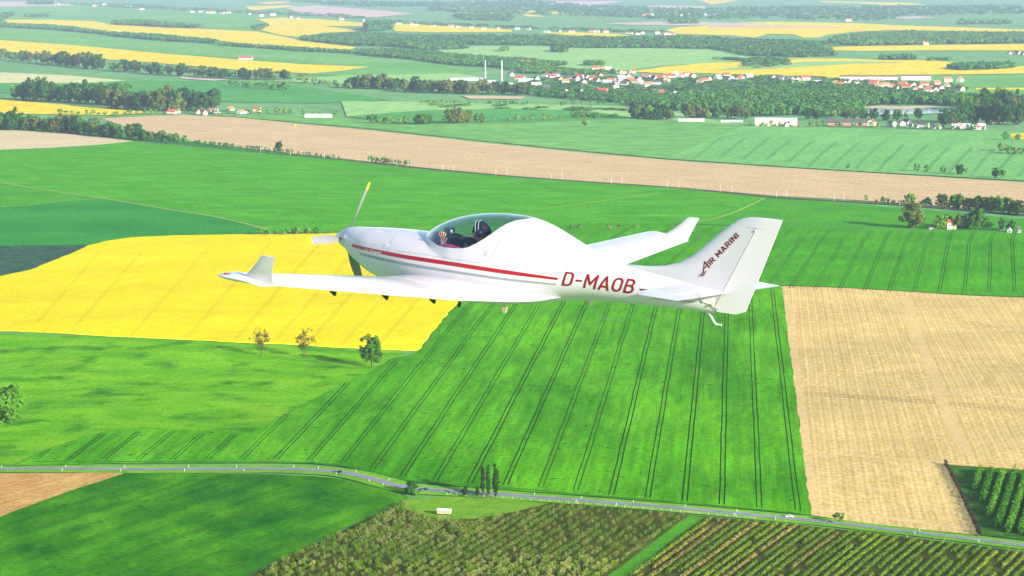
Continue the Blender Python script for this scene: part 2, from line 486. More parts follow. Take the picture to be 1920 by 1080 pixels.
drape('low_wheat_field', [(0, 970), (120, 924), (232, 888), (330, 888), (430, 889), (520, 890), (590, 893.5), (640, 899), (690, 910), (730, 921), (768, 931), (620, 1003), (470, 1078), (330, 1140), (-250, 1400), (-900, 1400), (-900, 1004)], MF['wheat_low'], .18, 12, wob=.45, bstep=4)
drape('brown_field', [(-900, 892), (-80, 889), (60, 887), (220, 885.5), (232, 888), (120, 924), (0, 970), (-900, 1004)], MF['soil_near'], .06, 12)
drape('seedbed_field', [(1465, 536), (1580, 540), (1720, 548), (2000, 562), (2000, 890), (1905, 880), (1800, 873), (1774, 871), (1800, 922), (1838, 1004), (1690, 988), (1600, 978), (1521, 966), (1506, 860), (1492, 740), (1482, 660), (1474, 600)], MF['stubble'], .06, 12)
drape('fruit_plot', [(1774, 871), (1800, 874), (1905, 881), (2000, 890), (2000, 1022), (1920, 1012.5), (1838, 1003), (1800, 922)], MF['plot_floor'], .06, 12)
drape('orchard_ground', [(768, 934), (850, 932), (960, 938), (1160, 953), (1300, 966), (1480, 982), (1640, 999), (1760, 1014), (1920, 1034), (2000, 1043), (2800, 1146), (2800, 1400), (-250, 1400), (330, 1141), (470, 1080), (620, 1005)], MF['orchard_floor'], .06, 12)
drape('orchard_meadow', [(768, 934), (850, 931), (960, 937), (1030, 944), (955, 962), (900, 972), (830, 975), (775, 960), (742, 950)], field_mat('orchard_meadow', (.10, .25, .012), (.15, .29, .018), 1 / 9., 1 / 1.5), .10, 10)
drape('orchard_grass_strip', [(1292, 967), (1322, 970), (1250, 1022), (1178, 1078), (1120, 1125), (1085, 1125), (1130, 1086), (1210, 1028)], field_mat('orchard_grass_strip', (.045, .20, .010), (.07, .25, .012), 1 / 9., 1 / 1.5), .10, 10)
rape = drape('rapeseed_field', [(-80, 528), (0, 519), (60, 506), (100, 490), (135, 476), (165, 461), (200, 453), (245, 446), (330, 442), (450, 440), (640, 438), (720, 440), (905, 466), (905, 505), (862, 562), (840, 587), (812, 622), (785, 656), (760, 657), (640, 651), (470, 643), (200, 630), (-80, 620)], MF['rape'], .62, 14, wob=.8, skirt=.8, bstep=4)
drape('right_wheat_field', [(960, 416), (1100, 417), (1250, 420), (1480, 428), (1700, 434), (2000, 443), (2000, 560), (1720, 547), (1580, 539), (1465, 535), (1180, 523), (905, 512), (905, 466), (930, 440)], MF['wheat_right'], .14, 16)
drape('dark_crop_field', [(-80, 463), (60, 460), (165, 459.5), (135, 474), (100, 488), (60, 504), (0, 517), (-80, 526)], MF['dark_crop'], .12, 14)
drape('mid_green_field', [(-80, 392), (60, 385), (120, 377), (195, 372), (330, 395), (420, 410), (505, 434), (450, 439.5), (330, 441.5), (245, 446), (165, 459), (60, 460), (-80, 463)], MF['mid'], .10, 18)
drape('left_meadow', [(-80, 334), (0, 342), (90, 357), (190, 371), (120, 377), (60, 385), (-80, 392)], MF['bright2'], .115, 18)
drape('bright_green_field', [(-80, 284), (0, 281), (120, 277), (250, 265), (360, 273), (490, 286), (640, 300.5), (800, 318), (960, 332), (1100, 342), (1280, 354), (1432, 370), (1380, 390), (1300, 420), (1100, 417), (960, 416), (930, 440), (720, 440), (640, 438), (505, 434), (420, 410), (330, 395), (195, 372), (90, 357), (-80, 334)], MF['bright'], .10, 20)
drape('far_right_green_field', [(1432, 370), (1600, 382), (1720, 392), (1840, 404), (2000, 418), (2000, 443), (1700, 434), (1480, 428), (1300, 420), (1380, 390)], MF['bright2'], .12, 20)
drape('plowed_field', [(190, 222), (300, 217), (345, 215.5), (440, 220), (560, 232), (700, 245), (900, 267), (1100, 287), (1300, 304), (1500, 316.5), (1700, 328.5), (2000, 347), (2000, 402), (1840, 392), (1720, 383), (1600, 375), (1450, 367), (1280, 352), (1100, 340), (960, 329.5), (800, 315), (640, 297), (560, 289), (480, 280), (400, 271), (330, 260), (230, 236)], MF['soil'], .12, 30)
drape('tan_field', [(-80, 240), (0, 243), (80, 247), (160, 254), (252, 264.5), (190, 271), (100, 277), (-80, 284)], MF['tan'], .12, 25)
drape('hedge_verge', [(-80, 232), (0, 235), (100, 240), (230, 243), (330, 262), (480, 281), (640, 298), (640, 301), (480, 286), (360, 274), (252, 265), (160, 254), (80, 247), (0, 243), (-80, 240)], MF['mid'], .16, 25)
# ---- beyond the railway
far = [
 ('green_strip_field', [(345, 215), (560, 216), (660, 222), (760, 233), (1000, 230), (1190, 222), (1395, 236), (1330, 262), (1250, 298), (1100, 284), (900, 264), (700, 242), (560, 230), (440, 219)], 'green_far', .6),
 ('deep_green_field', [(650, 219), (800, 207), (950, 204), (1100, 208), (1192, 222), (1000, 230), (760, 233)], 'green_dark', .9),
 ('light_rows_field', [(1395, 236), (1700, 244), (1870, 246), (2000, 250), (2000, 344), (1700, 327), (1500, 315), (1250, 298), (1330, 262)], 'light_rows', .7),
 ('yellow_strip_left', [(-80, 182), (0, 187), (100, 195), (215, 206), (305, 211), (200, 217), (100, 215), (-80, 212)], 'rape_far', .7),
 ('straw_field', [(-80, 134), (0, 136), (130, 142), (238, 151.5), (160, 156), (0, 156), (-80, 156)], 'straw', .7),
 ('green_field_left', [(-80, 156), (160, 156), (238, 151.5), (420, 152), (560, 160), (660, 176), (730, 188), (600, 194), (300, 190), (-80, 170)], 'green_dark', .5),
 ('long_yellow_field', [(-80, 70), (0, 75), (150, 86), (300, 100), (450, 112), (560, 120), (692, 126), (640, 133), (580, 138), (450, 132), (300, 119), (150, 108), (0, 96), (-80, 90)], 'rape_far', .9),
 ('upper_yellow_field', [(8, 37), (100, 37), (175, 40), (212, 46), (375, 54), (480, 59), (560, 75), (668, 89), (655, 95), (580, 91), (480, 84), (412, 77), (275, 69), (200, 60), (135, 49), (15, 43)], 'rape_far', 1.0),
 ('broad_yellow_field', [(482, 36), (530, 33), (600, 36), (682, 43), (682, 49), (607, 49), (640, 53), (677, 59), (605, 62), (562, 70), (525, 66), (490, 57), (505, 46)], 'rape_far', 1.0),
 ('middle_yellow_field', [(727, 45), (780, 46), (855, 50), (960, 56), (960, 60), (830, 61), (742, 59)], 'rape_far', 1.0),
 ('thin_yellow_field', [(1010, 61), (1085, 61), (1160, 64), (1182, 67), (1140, 70), (1060, 66)], 'rape_far', 1.0),
 ('hill_yellow_field', [(1247, 57), (1272, 51), (1310, 49), (1380, 43), (1440, 41), (1515, 42), (1615, 44), (1690, 48), (1815, 52), (1925, 56), (2000, 58), (2000, 61), (1740, 58), (1665, 57), (1600, 60), (1550, 66), (1535, 71), (1505, 71), (1490, 65), (1440, 64), (1415, 71), (1372, 67), (1272, 64)], 'rape_far', 1.0),
 ('lilac_strip', [(1330, 47), (1440, 48), (1560, 50), (1600, 52), (1440, 52), (1330, 51)], 'pink', 1.4),
 ('right_yellow_band', [(1537, 91), (1560, 88), (1665, 86), (1815, 84), (2000, 81), (2000, 95), (1740, 95), (1615, 96), (1557, 95)], 'rape_far', 1.0),
 ('town_yellow_field', [(1180, 135), (1242, 126), (1317, 119), (1410, 115), (1513, 110.5), (1580, 110), (1660, 113), (1747, 113), (1787, 117), (1773, 130), (1903, 127), (1925, 123), (2000, 121), (2000, 137), (1813, 140), (1680, 141), (1563, 147), (1513, 142), (1413, 145), (1330, 138), (1250, 138)], 'rape_far', 1.0),
 ('green_sliver', [(1335, 132), (1420, 123), (1520, 116), (1600, 115), (1700, 118), (1600, 120), (1500, 126), (1420, 131)], 'green_far2', 1.4),
 ('grass_right_of_town', [(1640, 142), (1813, 141), (2000, 138), (2000, 210), (1880, 205), (1800, 178), (1760, 160)], 'green_far', 1.0),
 ('thin_rape_right', [(1830, 166), (2000, 165), (2000, 169), (1830, 169)], 'rape_far', 1.4),
 ('corner_yellow', [(1893, 252), (1925, 251), (2000, 252), (2000, 262), (1900, 262)], 'rape_far', 1.1),
 ('far_pink_field', [(535, 15), (592, 10), (655, 15), (717, 20), (778, 26), (730, 30), (687, 34), (605, 30), (555, 22)], 'pink', 1.2),
 ('small_yellow', [(460, 12), (537, 10), (560, 12), (517, 16), (470, 20)], 'rape_far', 1.2),
 ('small_yellow_upper', [(478, 5), (530, 3), (548, 5), (500, 8)], 'rape_far', 1.2),
 ('far_yellow_line', [(805, 14), (860, 14), (960, 18), (1110, 25), (1040, 26.5), (960, 23), (860, 18)], 'rape_far', 1.2),
 ('tiny_yellow', [(980, 27), (1005, 28), (1025, 32), (985, 31)], 'rape_far', 1.2),
 ('far_yellow_dashes', [(1535, 2), (1615, 4), (1700, 5), (1738, 9), (1665, 10), (1615, 7), (1540, 4.5)], 'rape_far', 1.2),
 ('far_yellow_patch', [(1310, .5), (1385, .5), (1362, 5), (1335, 9)], 'rape_far', 1.2),
 ('far_bare_patch', [(995, 2), (1175, 2), (1110, 11), (1085, 12), (1070, 4), (1040, 10)], 'pink', 1.2),
 ('far_bare_band', [(1130, 18), (1240, 10), (1322, 12), (1322, 17), (1180, 20)], 'pink', 1.2),
 ('pink_line', [(1660, 33), (1720, 31), (1760, 33), (1700, 36)], 'pink', 1.2),
 ('grey_field', [(1130, 44), (1260, 40), (1440, 45), (1300, 48), (1180, 47)], 'pink', 1.2),
 ('meadow_by_woods', [(800, 88), (1000, 86), (1340, 93), (1400, 106), (1580, 108), (1400, 114), (1240, 124), (1180, 132), (1000, 130), (1060, 122), (940, 111), (830, 98)], 'green_far2', .8),
 ('mid_meadow', [(620, 103), (760, 112), (850, 124), (930, 128), (860, 140), (640, 142), (560, 140), (692, 126)], 'green_far', .8),
 ('factory_meadow', [(500, 152), (640, 142), (860, 138), (900, 145), (830, 152), (640, 158)], 'green_far2', .9),
 ('green_band_upper', [(-80, 50), (0, 50), (200, 66), (480, 91), (640, 103), (692, 126), (560, 119), (300, 99), (0, 74), (-80, 69)], 'green_far', .7),
 ('green_top_left', [(-80, 14), (0, 12), (130, 10), (480, 26), (480, 58), (212, 45), (8, 36), (-80, 36)], 'green_far', .7),
 ('bare_top_left', [(-80, 4), (50, 3), (150, 6), (130, 11), (-80, 13)], 'pink', .9),
 ('bare_spot_by_woods', [(865, 180), (985, 182), (975, 187), (880, 186)], 'sand', 1.2),
 ('bare_spot_left', [(335, 145), (430, 150), (400, 152), (340, 148)], 'pink', 1.2),
 ('light_meadow_mid', [(640, 190), (860, 192), (1000, 196), (1190, 200), (1270, 212), (1395, 236), (1192, 222), (1100, 208), (950, 204), (800, 207), (650, 219)], 'green_far2', .75),
]
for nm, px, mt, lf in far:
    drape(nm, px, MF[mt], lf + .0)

# pond with its sandy bank
M_WATER, _nt, _p = new_mat('pond_water')
_p.inputs['Base Color'].default_value = (.18, .26, .36, 1); _p.inputs['Roughness'].default_value = .12
drape('sand_bank', [(1610, 202), (1650, 199), (1690, 200.5), (1740, 199), (1765, 201), (1730, 205), (1650, 206)], MF['sand'], 1.0)
o_ = drape('pond', [(1600, 208), (1640, 204.5), (1700, 205.5), (1750, 203.5), (1800, 203), (1835, 206), (1790, 212), (1700, 216), (1640, 216)], M_WATER, 1.3)

# ---------------------------------------------------------------- tramlines, each pair of wheel tracks is a pair of strips
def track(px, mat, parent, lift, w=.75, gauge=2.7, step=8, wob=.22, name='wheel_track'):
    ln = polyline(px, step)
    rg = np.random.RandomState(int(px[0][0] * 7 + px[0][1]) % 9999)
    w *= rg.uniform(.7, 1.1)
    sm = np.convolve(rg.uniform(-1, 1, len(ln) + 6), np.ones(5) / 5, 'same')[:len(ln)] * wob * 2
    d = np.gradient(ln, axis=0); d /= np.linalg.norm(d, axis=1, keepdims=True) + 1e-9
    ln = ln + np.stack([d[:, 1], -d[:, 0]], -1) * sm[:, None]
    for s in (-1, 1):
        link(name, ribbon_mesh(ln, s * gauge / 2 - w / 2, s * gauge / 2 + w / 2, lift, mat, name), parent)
wheat = bpy.data.objects['wheat_field']
def vline(x_at, v_at, vx, v0, v1, n=7, bend=0.0):
    """a line through (x_at, v_at) heading for the vanishing column vx, between rows v0 and v1"""
    sl = (x_at - vx) / (v_at - HORIZON)
    vs = np.linspace(v0, v1, n)
    return [(x_at + sl * (v - v_at), v) for v in vs]
def roadrow(x):
    return float(np.interp(x, [p[0] for p in ROAD], [p[1] for p in ROAD]))
# main field: measured at row 900, about 67 px apart; trimmed to the field
main_poly = main_px
xs900 = [1489 - 67.2 * k for k in range(26)]
for k, x9 in enumerate(xs900):
    sl = (x9 - 1379) / (900 - HORIZON)
    vs = np.arange(530, 968, 2.0)
    us = x9 + sl * (vs - 900)
    ok = inside(main_poly, us, vs) & (vs < np.interp(us, [p[0] for p in ROAD], [p[1] for p in ROAD]) - 13 + 4 * (us > 1100))
    if ok.sum() < 8: continue
    i0 = np.argmax(ok); i1 = len(ok) - 1 - np.argmax(ok[::-1])
    # stay inside when the line leaves and re-enters
    best = (0, 0); run = None
    for i in range(len(ok) + 1):
        if i < len(ok) and ok[i]:
            run = i if run is None else run
        elif run is not None:
            if i - run > best[1] - best[0]: best = (run, i)
            run = None
    i0, i1 = best[0] + 2, best[1] - 3
    if i1 - i0 < 8: continue
    pts = [(float(us[i]), float(vs[i])) for i in np.linspace(i0, i1, 12).astype(int)]
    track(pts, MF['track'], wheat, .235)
# headland track along the road
hl = [(x, roadrow(x) - 13.5 + (2.5 if x > 1000 else 0)) for x in (60, 160, 300, 440, 560, 640, 700, 760, 840, 960, 1100, 1260, 1400, 1500)]
link('headland_track', ribbon_mesh(polyline(hl, 10), -1.2, 1.2, .225, field_mat('headland_crop', (.022, .15, .008), (.032, .19, .010), 1 / 10., 1 / 2.), 'headland_track'), wheat)
# left tail of the field has its own short runs
for x0 in (38, 126, 198, 273, 346):
    pts = [(x0 + 78 * t * 1.25, 866 - 50 * t) for t in np.linspace(0, 1, 6)]
    pts = [p for p in pts if inside(main_poly, np.array(p[0]), np.array(p[1] - 4))]
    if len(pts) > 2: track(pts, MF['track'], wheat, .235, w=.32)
# right field
wr = bpy.data.objects['right_wheat_field']
for k in range(22):
    x = 1897 - 39.2 * k + 39.2 * 2
    pts = vline(x, 445, 1870, 430 + (x - 1480) * .015, 535 if x < 1470 else min(548, 536 + (x - 1465) * .05), 8)
    pts = [p for p in pts if p[0] < 1990]
    if x < 1000 or len(pts) < 3: continue
    pts[0] = (pts[0][0] + 6, pts[0][1])
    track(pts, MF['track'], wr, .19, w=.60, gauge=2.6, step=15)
# rapeseed
for x9, v0, v1 in ((40, 475, 606), (118, 470, 610), (238, 462, 632), (345, 455, 634), (438, 452, 636), (516, 452, 640), (582, 452, 642), (648, 455, 648), (716, 470, 650)):
    sl = -.93
    pts = [(x9 + sl * (v - 640) * .95, v) for v in np.linspace(v0, v1, 7)]
    pts = [p for p in pts if p[0] < 850 - max(0, (p[1] - 560)) * .7 and p[0] > 40]
    if len(pts) > 2: track(pts, MF['track_rape'], rape, .68, w=.35, gauge=2.1, step=12)
# low wheat field
lw = bpy.data.objects['low_wheat_field']
low_poly = [(-80, 1004), (0, 970), (120, 924), (232, 889), (640, 902), (730, 924), (762, 933), (470, 1078), (330, 1140), (-80, 1150)]
for x9 in range(-500, 900, 78):
    sl = (x9 - 3400) / (1000 - HORIZON)
    vs = np.arange(896, 1120, 3.0); us = x9 + sl * (vs - 1000)
    ok = inside(low_poly, us, vs) & (vs > np.interp(us, [p[0] for p in ROAD], [p[1] for p in ROAD]) + 10)
    if ok.sum() < 6: continue
    ii = np.where(ok)[0]
    pts = [(float(us[i]), float(vs[i])) for i in np.linspace(ii[1], ii[-2], 8).astype(int)]
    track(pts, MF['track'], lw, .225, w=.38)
# light field beyond the plough
lr = bpy.data.objects['light_rows_field']
for k in range(15):
    x = 1290 + 44 * k
    pts = [(x + 62 * t * (1.15 - .03 * k), 308 + (x - 1250) * .045 - 66 * t + 10 * t * t) for t in np.linspace(.08, .95, 7)]
    pts = [p for p in pts if p[1] > 246 and p[0] < 1980 and inside([(1395, 238), (1700, 246), (2000, 252), (2000, 342), (1700, 326), (1500, 314), (1260, 297), (1335, 264)], np.array(p[0]), np.array(p[1]))]
    if len(pts) > 2: track(pts, MF['track_far'], lr, .9, w=1.0, gauge=3.2, step=20, wob=.5)
# seedbed: the harrowed headland lines and the long tractor path
sb = bpy.data.objects['seedbed_field']
M_DAMP = field_mat('damp_soil', (.50, .34, .13), (.58, .42, .16), 1 / 9., 1 / 2., waves=[(AZ_SOIL, 3.1, .12)])
M_HEAD = field_mat('harrowed_soil', (.66, .46, .19), (.70, .50, .22), 1 / 20., 1 / 2.)
for pl, w in (([(1496, 738), (1580, 742), (1720, 752), (1860, 764), (1990, 776)], 7.0), ([(1493, 722), (1560, 723), (1700, 732), (1860, 744), (1990, 756)], 3.2), ([(1510, 850), (1600, 854), (1720, 864), (1800, 870)], 2.6), ([(1475, 570), (1480, 640), (1494, 745), (1508, 860), (1521, 950)], 5.0),
              ([(1695, 556), (1716, 610), (1745, 690), (1772, 770), (1810, 850)], 4.0), ([(1520, 955), (1600, 964), (1700, 976), (1820, 992)], 4.0), ([(1505, 802), (1650, 812), (1800, 824), (1990, 842)], 1.8), ([(1520, 905), (1640, 916), (1760, 928)], 1.4)):
    link('harrow_strip', ribbon_mesh(polyline(pl, 10), -w, w, .10 if w < 6 else .085, M_HEAD if w < 6 else M_DAMP, 'harrow_strip', 3), sb)
# tracks through the green fields
for nm, pl, w, mt in (('farm_track', [(-60, 332), (0, 342), (90, 357), (190, 371.5), (330, 395), (420, 410), (500, 431)], 1.6, 'dirt'), ('farm_track', [(-60, 391), (60, 384), (120, 377), (190, 372)], 1.3, 'grasstrack'),
                      ('farm_track', [(1434, 371), (1400, 388), (1360, 404), (1320, 414), (1290, 419)], 2.2, 'grasstrack'), ('farm_track', [(990, 395), (1120, 378), (1240, 361)], 1.6, 'grasstrack'), ('farm_track', [(-40, 446), (60, 444), (300, 439), (640, 434)], 1.2, 'mid')):
    tag(link(nm, ribbon_mesh(polyline(pl, 20), -w, w, .22, MF[mt], nm)), kind='structure')
# railway: ballast bank beside the hedge
RAIL = [(-900, 190), (-60, 232), (100, 245), (240, 262), (360, 274), (490, 286), (640, 300), (800, 317), (960, 331), (1100, 341), (1280, 353.5), (1432, 368.5), (1600, 379), (1720, 387), (1840, 397), (1990, 409), (2800, 470)]
rail_line = polyline(RAIL, 25)
tag(link('railway_bed', ribbon_mesh(rail_line, -4.5, 4.5, .6, field_mat('ballast', (.10, .085, .075), (.14, .12, .10), 1 / 15., 1 / 2.), 'railway_bed', 2)), kind='structure')
# ================================================================ trees and hedges
RNG = np.random.RandomState(11)
ORD = ['first', 'second', 'third', 'fourth', 'fifth', 'sixth', 'seventh', 'eighth', 'ninth', 'tenth', 'eleventh', 'twelfth', 'thirteenth', 'fourteenth', 'fifteenth', 'sixteenth', 'seventeenth', 'eighteenth', 'nineteenth']
TENS = {20: 'twent', 30: 'thirt', 40: 'fort', 50: 'fift', 60: 'sixt', 70: 'sevent', 80: 'eight', 90: 'ninet'}
def ordinal(n):
    if n < 20: return ORD[n - 1]
    if n >= 100: return 'hundred-and-' + ordinal(n - 100) if n > 100 else 'hundredth'
    t = TENS[n // 10 * 10]
    return t + 'ieth' if n % 10 == 0 else t + 'y-' + ORD[n % 10 - 1]

def leaf_mat(name, c0, c1, trans=.25):
    m, nt, p = new_mat(name)
    N = nt.nodes.new; L = nt.links.new
    oi = N('ShaderNodeObjectInfo'); tc = N('ShaderNodeTexCoord'); geo = N('ShaderNodeNewGeometry')
    n = N('ShaderNodeTexNoise'); n.inputs['Scale'].default_value = 6.0
    L(tc.outputs['Object'], n.inputs['Vector'])
    a = N('ShaderNodeMath'); a.operation = 'ADD'; L(n.outputs['Fac'], a.inputs[0])
    s = N('ShaderNodeMath'); s.operation = 'MULTIPLY_ADD'; s.inputs[1].default_value = .5; s.inputs[2].default_value = -.25
    L(oi.outputs['Random'], s.inputs[0]); L(s.outputs[0], a.inputs[1])
    r = N('ShaderNodeMapRange'); r.inputs['From Min'].default_value = .2; r.inputs['From Max'].default_value = .8
    L(a.outputs[0], r.inputs['Value'])
    mx = N('ShaderNodeMix'); mx.data_type = 'RGBA'; mx.inputs[6].default_value = (*c0, 1); mx.inputs[7].default_value = (*c1, 1)
    L(r.outputs[0], mx.inputs[0])
    L(mx.outputs[2], p.inputs['Base Color'])
    p.inputs['Roughness'].default_value = .8; p.inputs['Specular IOR Level'].default_value = .05
    out = nt.nodes['Material Output']
    t = N('ShaderNodeBsdfTranslucent'); L(mx.outputs[2], t.inputs[0])
    ms = N('ShaderNodeMixShader'); ms.inputs[0].default_value = trans
    L(p.outputs[0], ms.inputs[1]); L(t.outputs[0], ms.inputs[2]); L(ms.outputs[0], out.inputs[0])
    return m
LEAF = {
 'leafy': leaf_mat('leaf_fresh_green', (.045, .16, .010), (.10, .26, .018)),
 'dark': leaf_mat('leaf_dark_green', (.020, .095, .016), (.048, .16, .022)),
 'olive': leaf_mat('leaf_olive', (.075, .14, .018), (.15, .21, .03)),
 'brown': leaf_mat('leaf_brown_bud', (.10, .15, .020), (.18, .22, .035)),
 'bare': leaf_mat('twigs_budding', (.055, .065, .012), (.11, .12, .02)),
 'poplar': leaf_mat('leaf_poplar', (.020, .065, .008), (.050, .115, .014)),
 'lime': leaf_mat('leaf_lime', (.10, .27, .010), (.17, .36, .018)),
 'blossom': leaf_mat('blossom_pale', (.50, .46, .32), (.66, .62, .48)),
}
M_BARK = plain('bark', (.10, .075, .05), .9, noise=.3, nscale=3)

def quads(C, Nn, size, rg):
    """small leaf-clump faces at C with normals Nn"""
    n = len(C)
    r = rg.normal(size=(n, 3)); a = np.cross(Nn, r); a /= np.linalg.norm(a, axis=1, keepdims=True) + 1e-9
    b = np.cross(Nn, a)
    s = (size * rg.uniform(.6, 1.35, n))[:, None]; e = rg.uniform(.6, 1.0, n)[:, None]
    V = np.stack([C - a * s - b * s * e * .4, C + a * s * .3 - b * s * e, C + a * s + b * s * e * .5, C - a * s * .4 + b * s * e], 1).reshape(-1, 3)
    return V, np.arange(4 * n).reshape(-1, 4)

def crown_proto(kind, seed, fine=False):
    """unit-height crown"""
    rg = np.random.RandomState(seed)
    if kind == 'poplar': cz, rx, rz, nc, nq, cs, ls = .53, .085, .46, 46, 24, .050, .026
    elif kind == 'bare': cz, rx, rz, nc, nq, cs, ls = .62, .34, .37, 46, 17, .085, .021
    elif kind == 'bush': cz, rx, rz, nc, nq, cs, ls = .48, .55, .48, 24, 24, .20, .075
    elif kind == 'tall': cz, rx, rz, nc, nq, cs, ls = .58, .24, .42, 38, 26, .095, .046
    else: cz, rx, rz, nc, nq, cs, ls = .54, .37, .45, 44, 28, .115, .050
    if fine: nc, nq, cs, ls = int(nc * 1.5), int(nq * 2.2), cs * .85, ls * .58
    d = rg.normal(size=(nc, 3)); d /= np.linalg.norm(d, axis=1, keepdims=True)
    rr = rg.uniform(.35, 1.0, nc) ** .6
    lob = 1 + .22 * np.sin(3 * np.arctan2(d[:, 1], d[:, 0]) + seed) + .12 * np.sin(5 * d[:, 2] + seed)
    cc = d * (rr * lob)[:, None] * np.array([rx, rx, rz]) + np.array([0, 0, cz])
    C = []; Nn = []
    for c in cc:
        k = max(4, int(nq * rg.uniform(.6, 1.3)))
        q = rg.normal(size=(k, 3)); q /= np.linalg.norm(q, axis=1, keepdims=True)
        r = cs * rg.uniform(.7, 1.25) * rg.uniform(.5, 1.0, k)[:, None]
        C.append(c + q * r)
        o = (c - np.array([0, 0, cz])) / np.array([rx, rx, rz])
        Nn.append(q * .6 + o * .7 + rg.normal(size=(k, 3)) * .45)
    C = np.concatenate(C); Nn = np.concatenate(Nn); Nn /= np.linalg.norm(Nn, axis=1, keepdims=True)
    C[:, 2] = np.maximum(C[:, 2], .03)
    return quads(C, Nn, ls, rg)
def trunk_proto(kind, seed):
    rg = np.random.RandomState(seed + 50)
    mb = MB()
    top = .75 if kind != 'bush' else .4
    lean = rg.uniform(-.02, .02, 2)
    mb.tube([(0, 0, -.02), (lean[0] * .3, lean[1] * .3, .18), (lean[0], lean[1], .45), (lean[0] * 1.5, lean[1] * 1.5, top)], [.026, .020, .013, .004], 7)
    n = 9 if kind == 'bare' else 6
    for k in range(n):
        t = rad(360 / n * k + rg.uniform(-20, 20)); z0 = rg.uniform(.25, .5); L = rg.uniform(.16, .28) * (.3 if kind == 'poplar' else 1)
        mb.tube([(lean[0] * z0, lean[1] * z0, z0), (L * .5 * math.cos(t), L * .5 * math.sin(t), z0 + .11), (L * math.cos(t), L * math.sin(t), z0 + .27)], [.011, .007, .003], 5)
    return mb
_shape = {'leafy': 'round', 'dark': 'round', 'olive': 'round', 'brown': 'round', 'bare': 'bare', 'poplar': 'poplar', 'lime': 'round', 'blossom': 'bush', 'darktall': 'tall', 'leafytall': 'tall'}
PROTO = {}
def proto(kind, var, bush, fine=False):
    key = (kind, var, bush, fine)
    if key not in PROTO:
        sh = 'bush' if bush else _shape[kind]
        mk = kind.replace('tall', '')
        V, F = crown_proto(sh, 100 * var + 7 * len(kind) + (3 if bush else 0), fine)
        cm = fast_mesh('crown', V, F, LEAF[mk])
        tm = trunk_proto(sh, var).mesh('trunk', M_BARK, True)
        PROTO[key] = (cm, tm)
    return PROTO[key]
TREES = []      # (u, v, height px, width factor, kind, phrase, bush)
def tree(u, v, h, kind='leafy', wf=1.0, phrase='standing alone', bush=False):
    TREES.append((u, v, h, wf, kind, phrase, bush))
def row(px, n, h0, h1, kinds, phrase, jit=1.5, bush=False, wf=(0.85, 1.2)):
    px = np.array(px, float)
    s = np.concatenate([[0], np.cumsum(np.hypot(*np.diff(px, axis=0).T))]); s /= s[-1]
    for k in range(n):
        t = np.clip((k + .5 + RNG.uniform(-.35, .35)) / n, 0, 1)
        u = np.interp(t, s, px[:, 0]); v = np.interp(t, s, px[:, 1])
        h = (h0 + (h1 - h0) * t) * RNG.uniform(.72, 1.2)
        tree(u + RNG.uniform(-jit, jit), v + RNG.uniform(-jit, jit) * .35, h, kinds[RNG.randint(len(kinds))], RNG.uniform(*wf), phrase, bush)

KINDWORD = {'leafy': 'green leafy', 'dark': 'dark green', 'olive': 'olive green', 'brown': 'brownish budding', 'bare': 'thin bare-branched', 'poplar': 'tall narrow poplar', 'lime': 'bright lime-green', 'blossom': 'pale blossoming', 'darktall': 'tall dark green', 'leafytall': 'tall leafy'}
# --- single trees, nearest first
tree(490, 668, 55, 'bare', .95, 'below the yellow field'); tree(571, 671, 55, 'bare', 1.0, 'below the yellow field'); tree(697, 688, 58, 'leafy', .95, 'below the yellow field')
tree(2, 792, 78, 'leafy', .95, 'at the left edge of the pasture', True)
tree(905, 932, 60, 'poplar', .72, 'beside the country road'); tree(915, 932.5, 62, 'poplar', .75, 'beside the country road'); tree(929, 933.5, 67, 'poplar', .95, 'beside the country road')
tree(872, 931, 20, 'poplar', 2.2, 'beside the country road'); tree(895, 932, 20, 'poplar', 2.0, 'beside the country road')
tree(769, 926, 24, 'dark', 1.0, 'at the corner of the shrub plantation', True); tree(781, 926, 17, 'leafy', 1.0, 'at the corner of the shrub plantation', True)
tree(1573, 983, 19, 'olive', 1.15, 'between road and pale soil field', True)
tree(1712, 428, 46, 'brown', 1.25, 'by the red-roofed cottage'); tree(1763, 430, 28, 'lime', 1.2, 'by the red-roofed cottage'); tree(1776, 424, 24, 'dark', 1.1, 'by the red-roofed cottage')
tree(1799, 430, 28, 'olive', 1.0, 'by the red-roofed cottage'); tree(1814, 430, 32, 'dark', 1.1, 'by the red-roofed cottage'); tree(1832, 431, 40, 'leafy', 1.1, 'by the red-roofed cottage'); tree(1853, 431, 16, 'dark', 1.2, 'by the red-roofed cottage', True)
tree(1878, 434, 26, 'darktall', 1.0, 'by the red-roofed cottage'); tree(1896, 433, 22, 'dark', 1.0, 'by the red-roofed cottage')
for u, v, h, k in ((1624, 377, 11, 'leafy'), (1656, 380, 12, 'lime'), (1707, 384, 24, 'lime'), (1739, 387, 18, 'dark'), (1767, 389, 26, 'olive'), (1778, 390, 16, 'dark'), (1789, 390, 26, 'lime'), (1797, 391, 28, 'leafy'), (1812, 392, 22, 'brown'), (1821, 393, 22, 'leafy'), (1836, 395, 30, 'dark'), (1848, 396, 28, 'olive'), (1858, 397, 27, 'brown'), (1869, 398, 30, 'leafy'), (1883, 400, 30, 'lime'), (1895, 401, 28, 'olive'), (1906, 402, 28, 'leafy'), (1918, 404, 29, 'brown')):
    tree(u, v, h, k, 1.1, 'on the railway bank at right')
row([(1640, 379), (1760, 388), (1925, 405)], 26, 8, 15, ['dark', 'dark', 'leafy'], 'on the railway bank at right', 1, True)
row([(-10, 243), (60, 245), (130, 250), (200, 257), (262, 263)], 30, 34, 26, ['dark', 'leafy', 'dark', 'olive', 'brown', 'leafytall'], 'in the hedgerow above the tan field', 3)
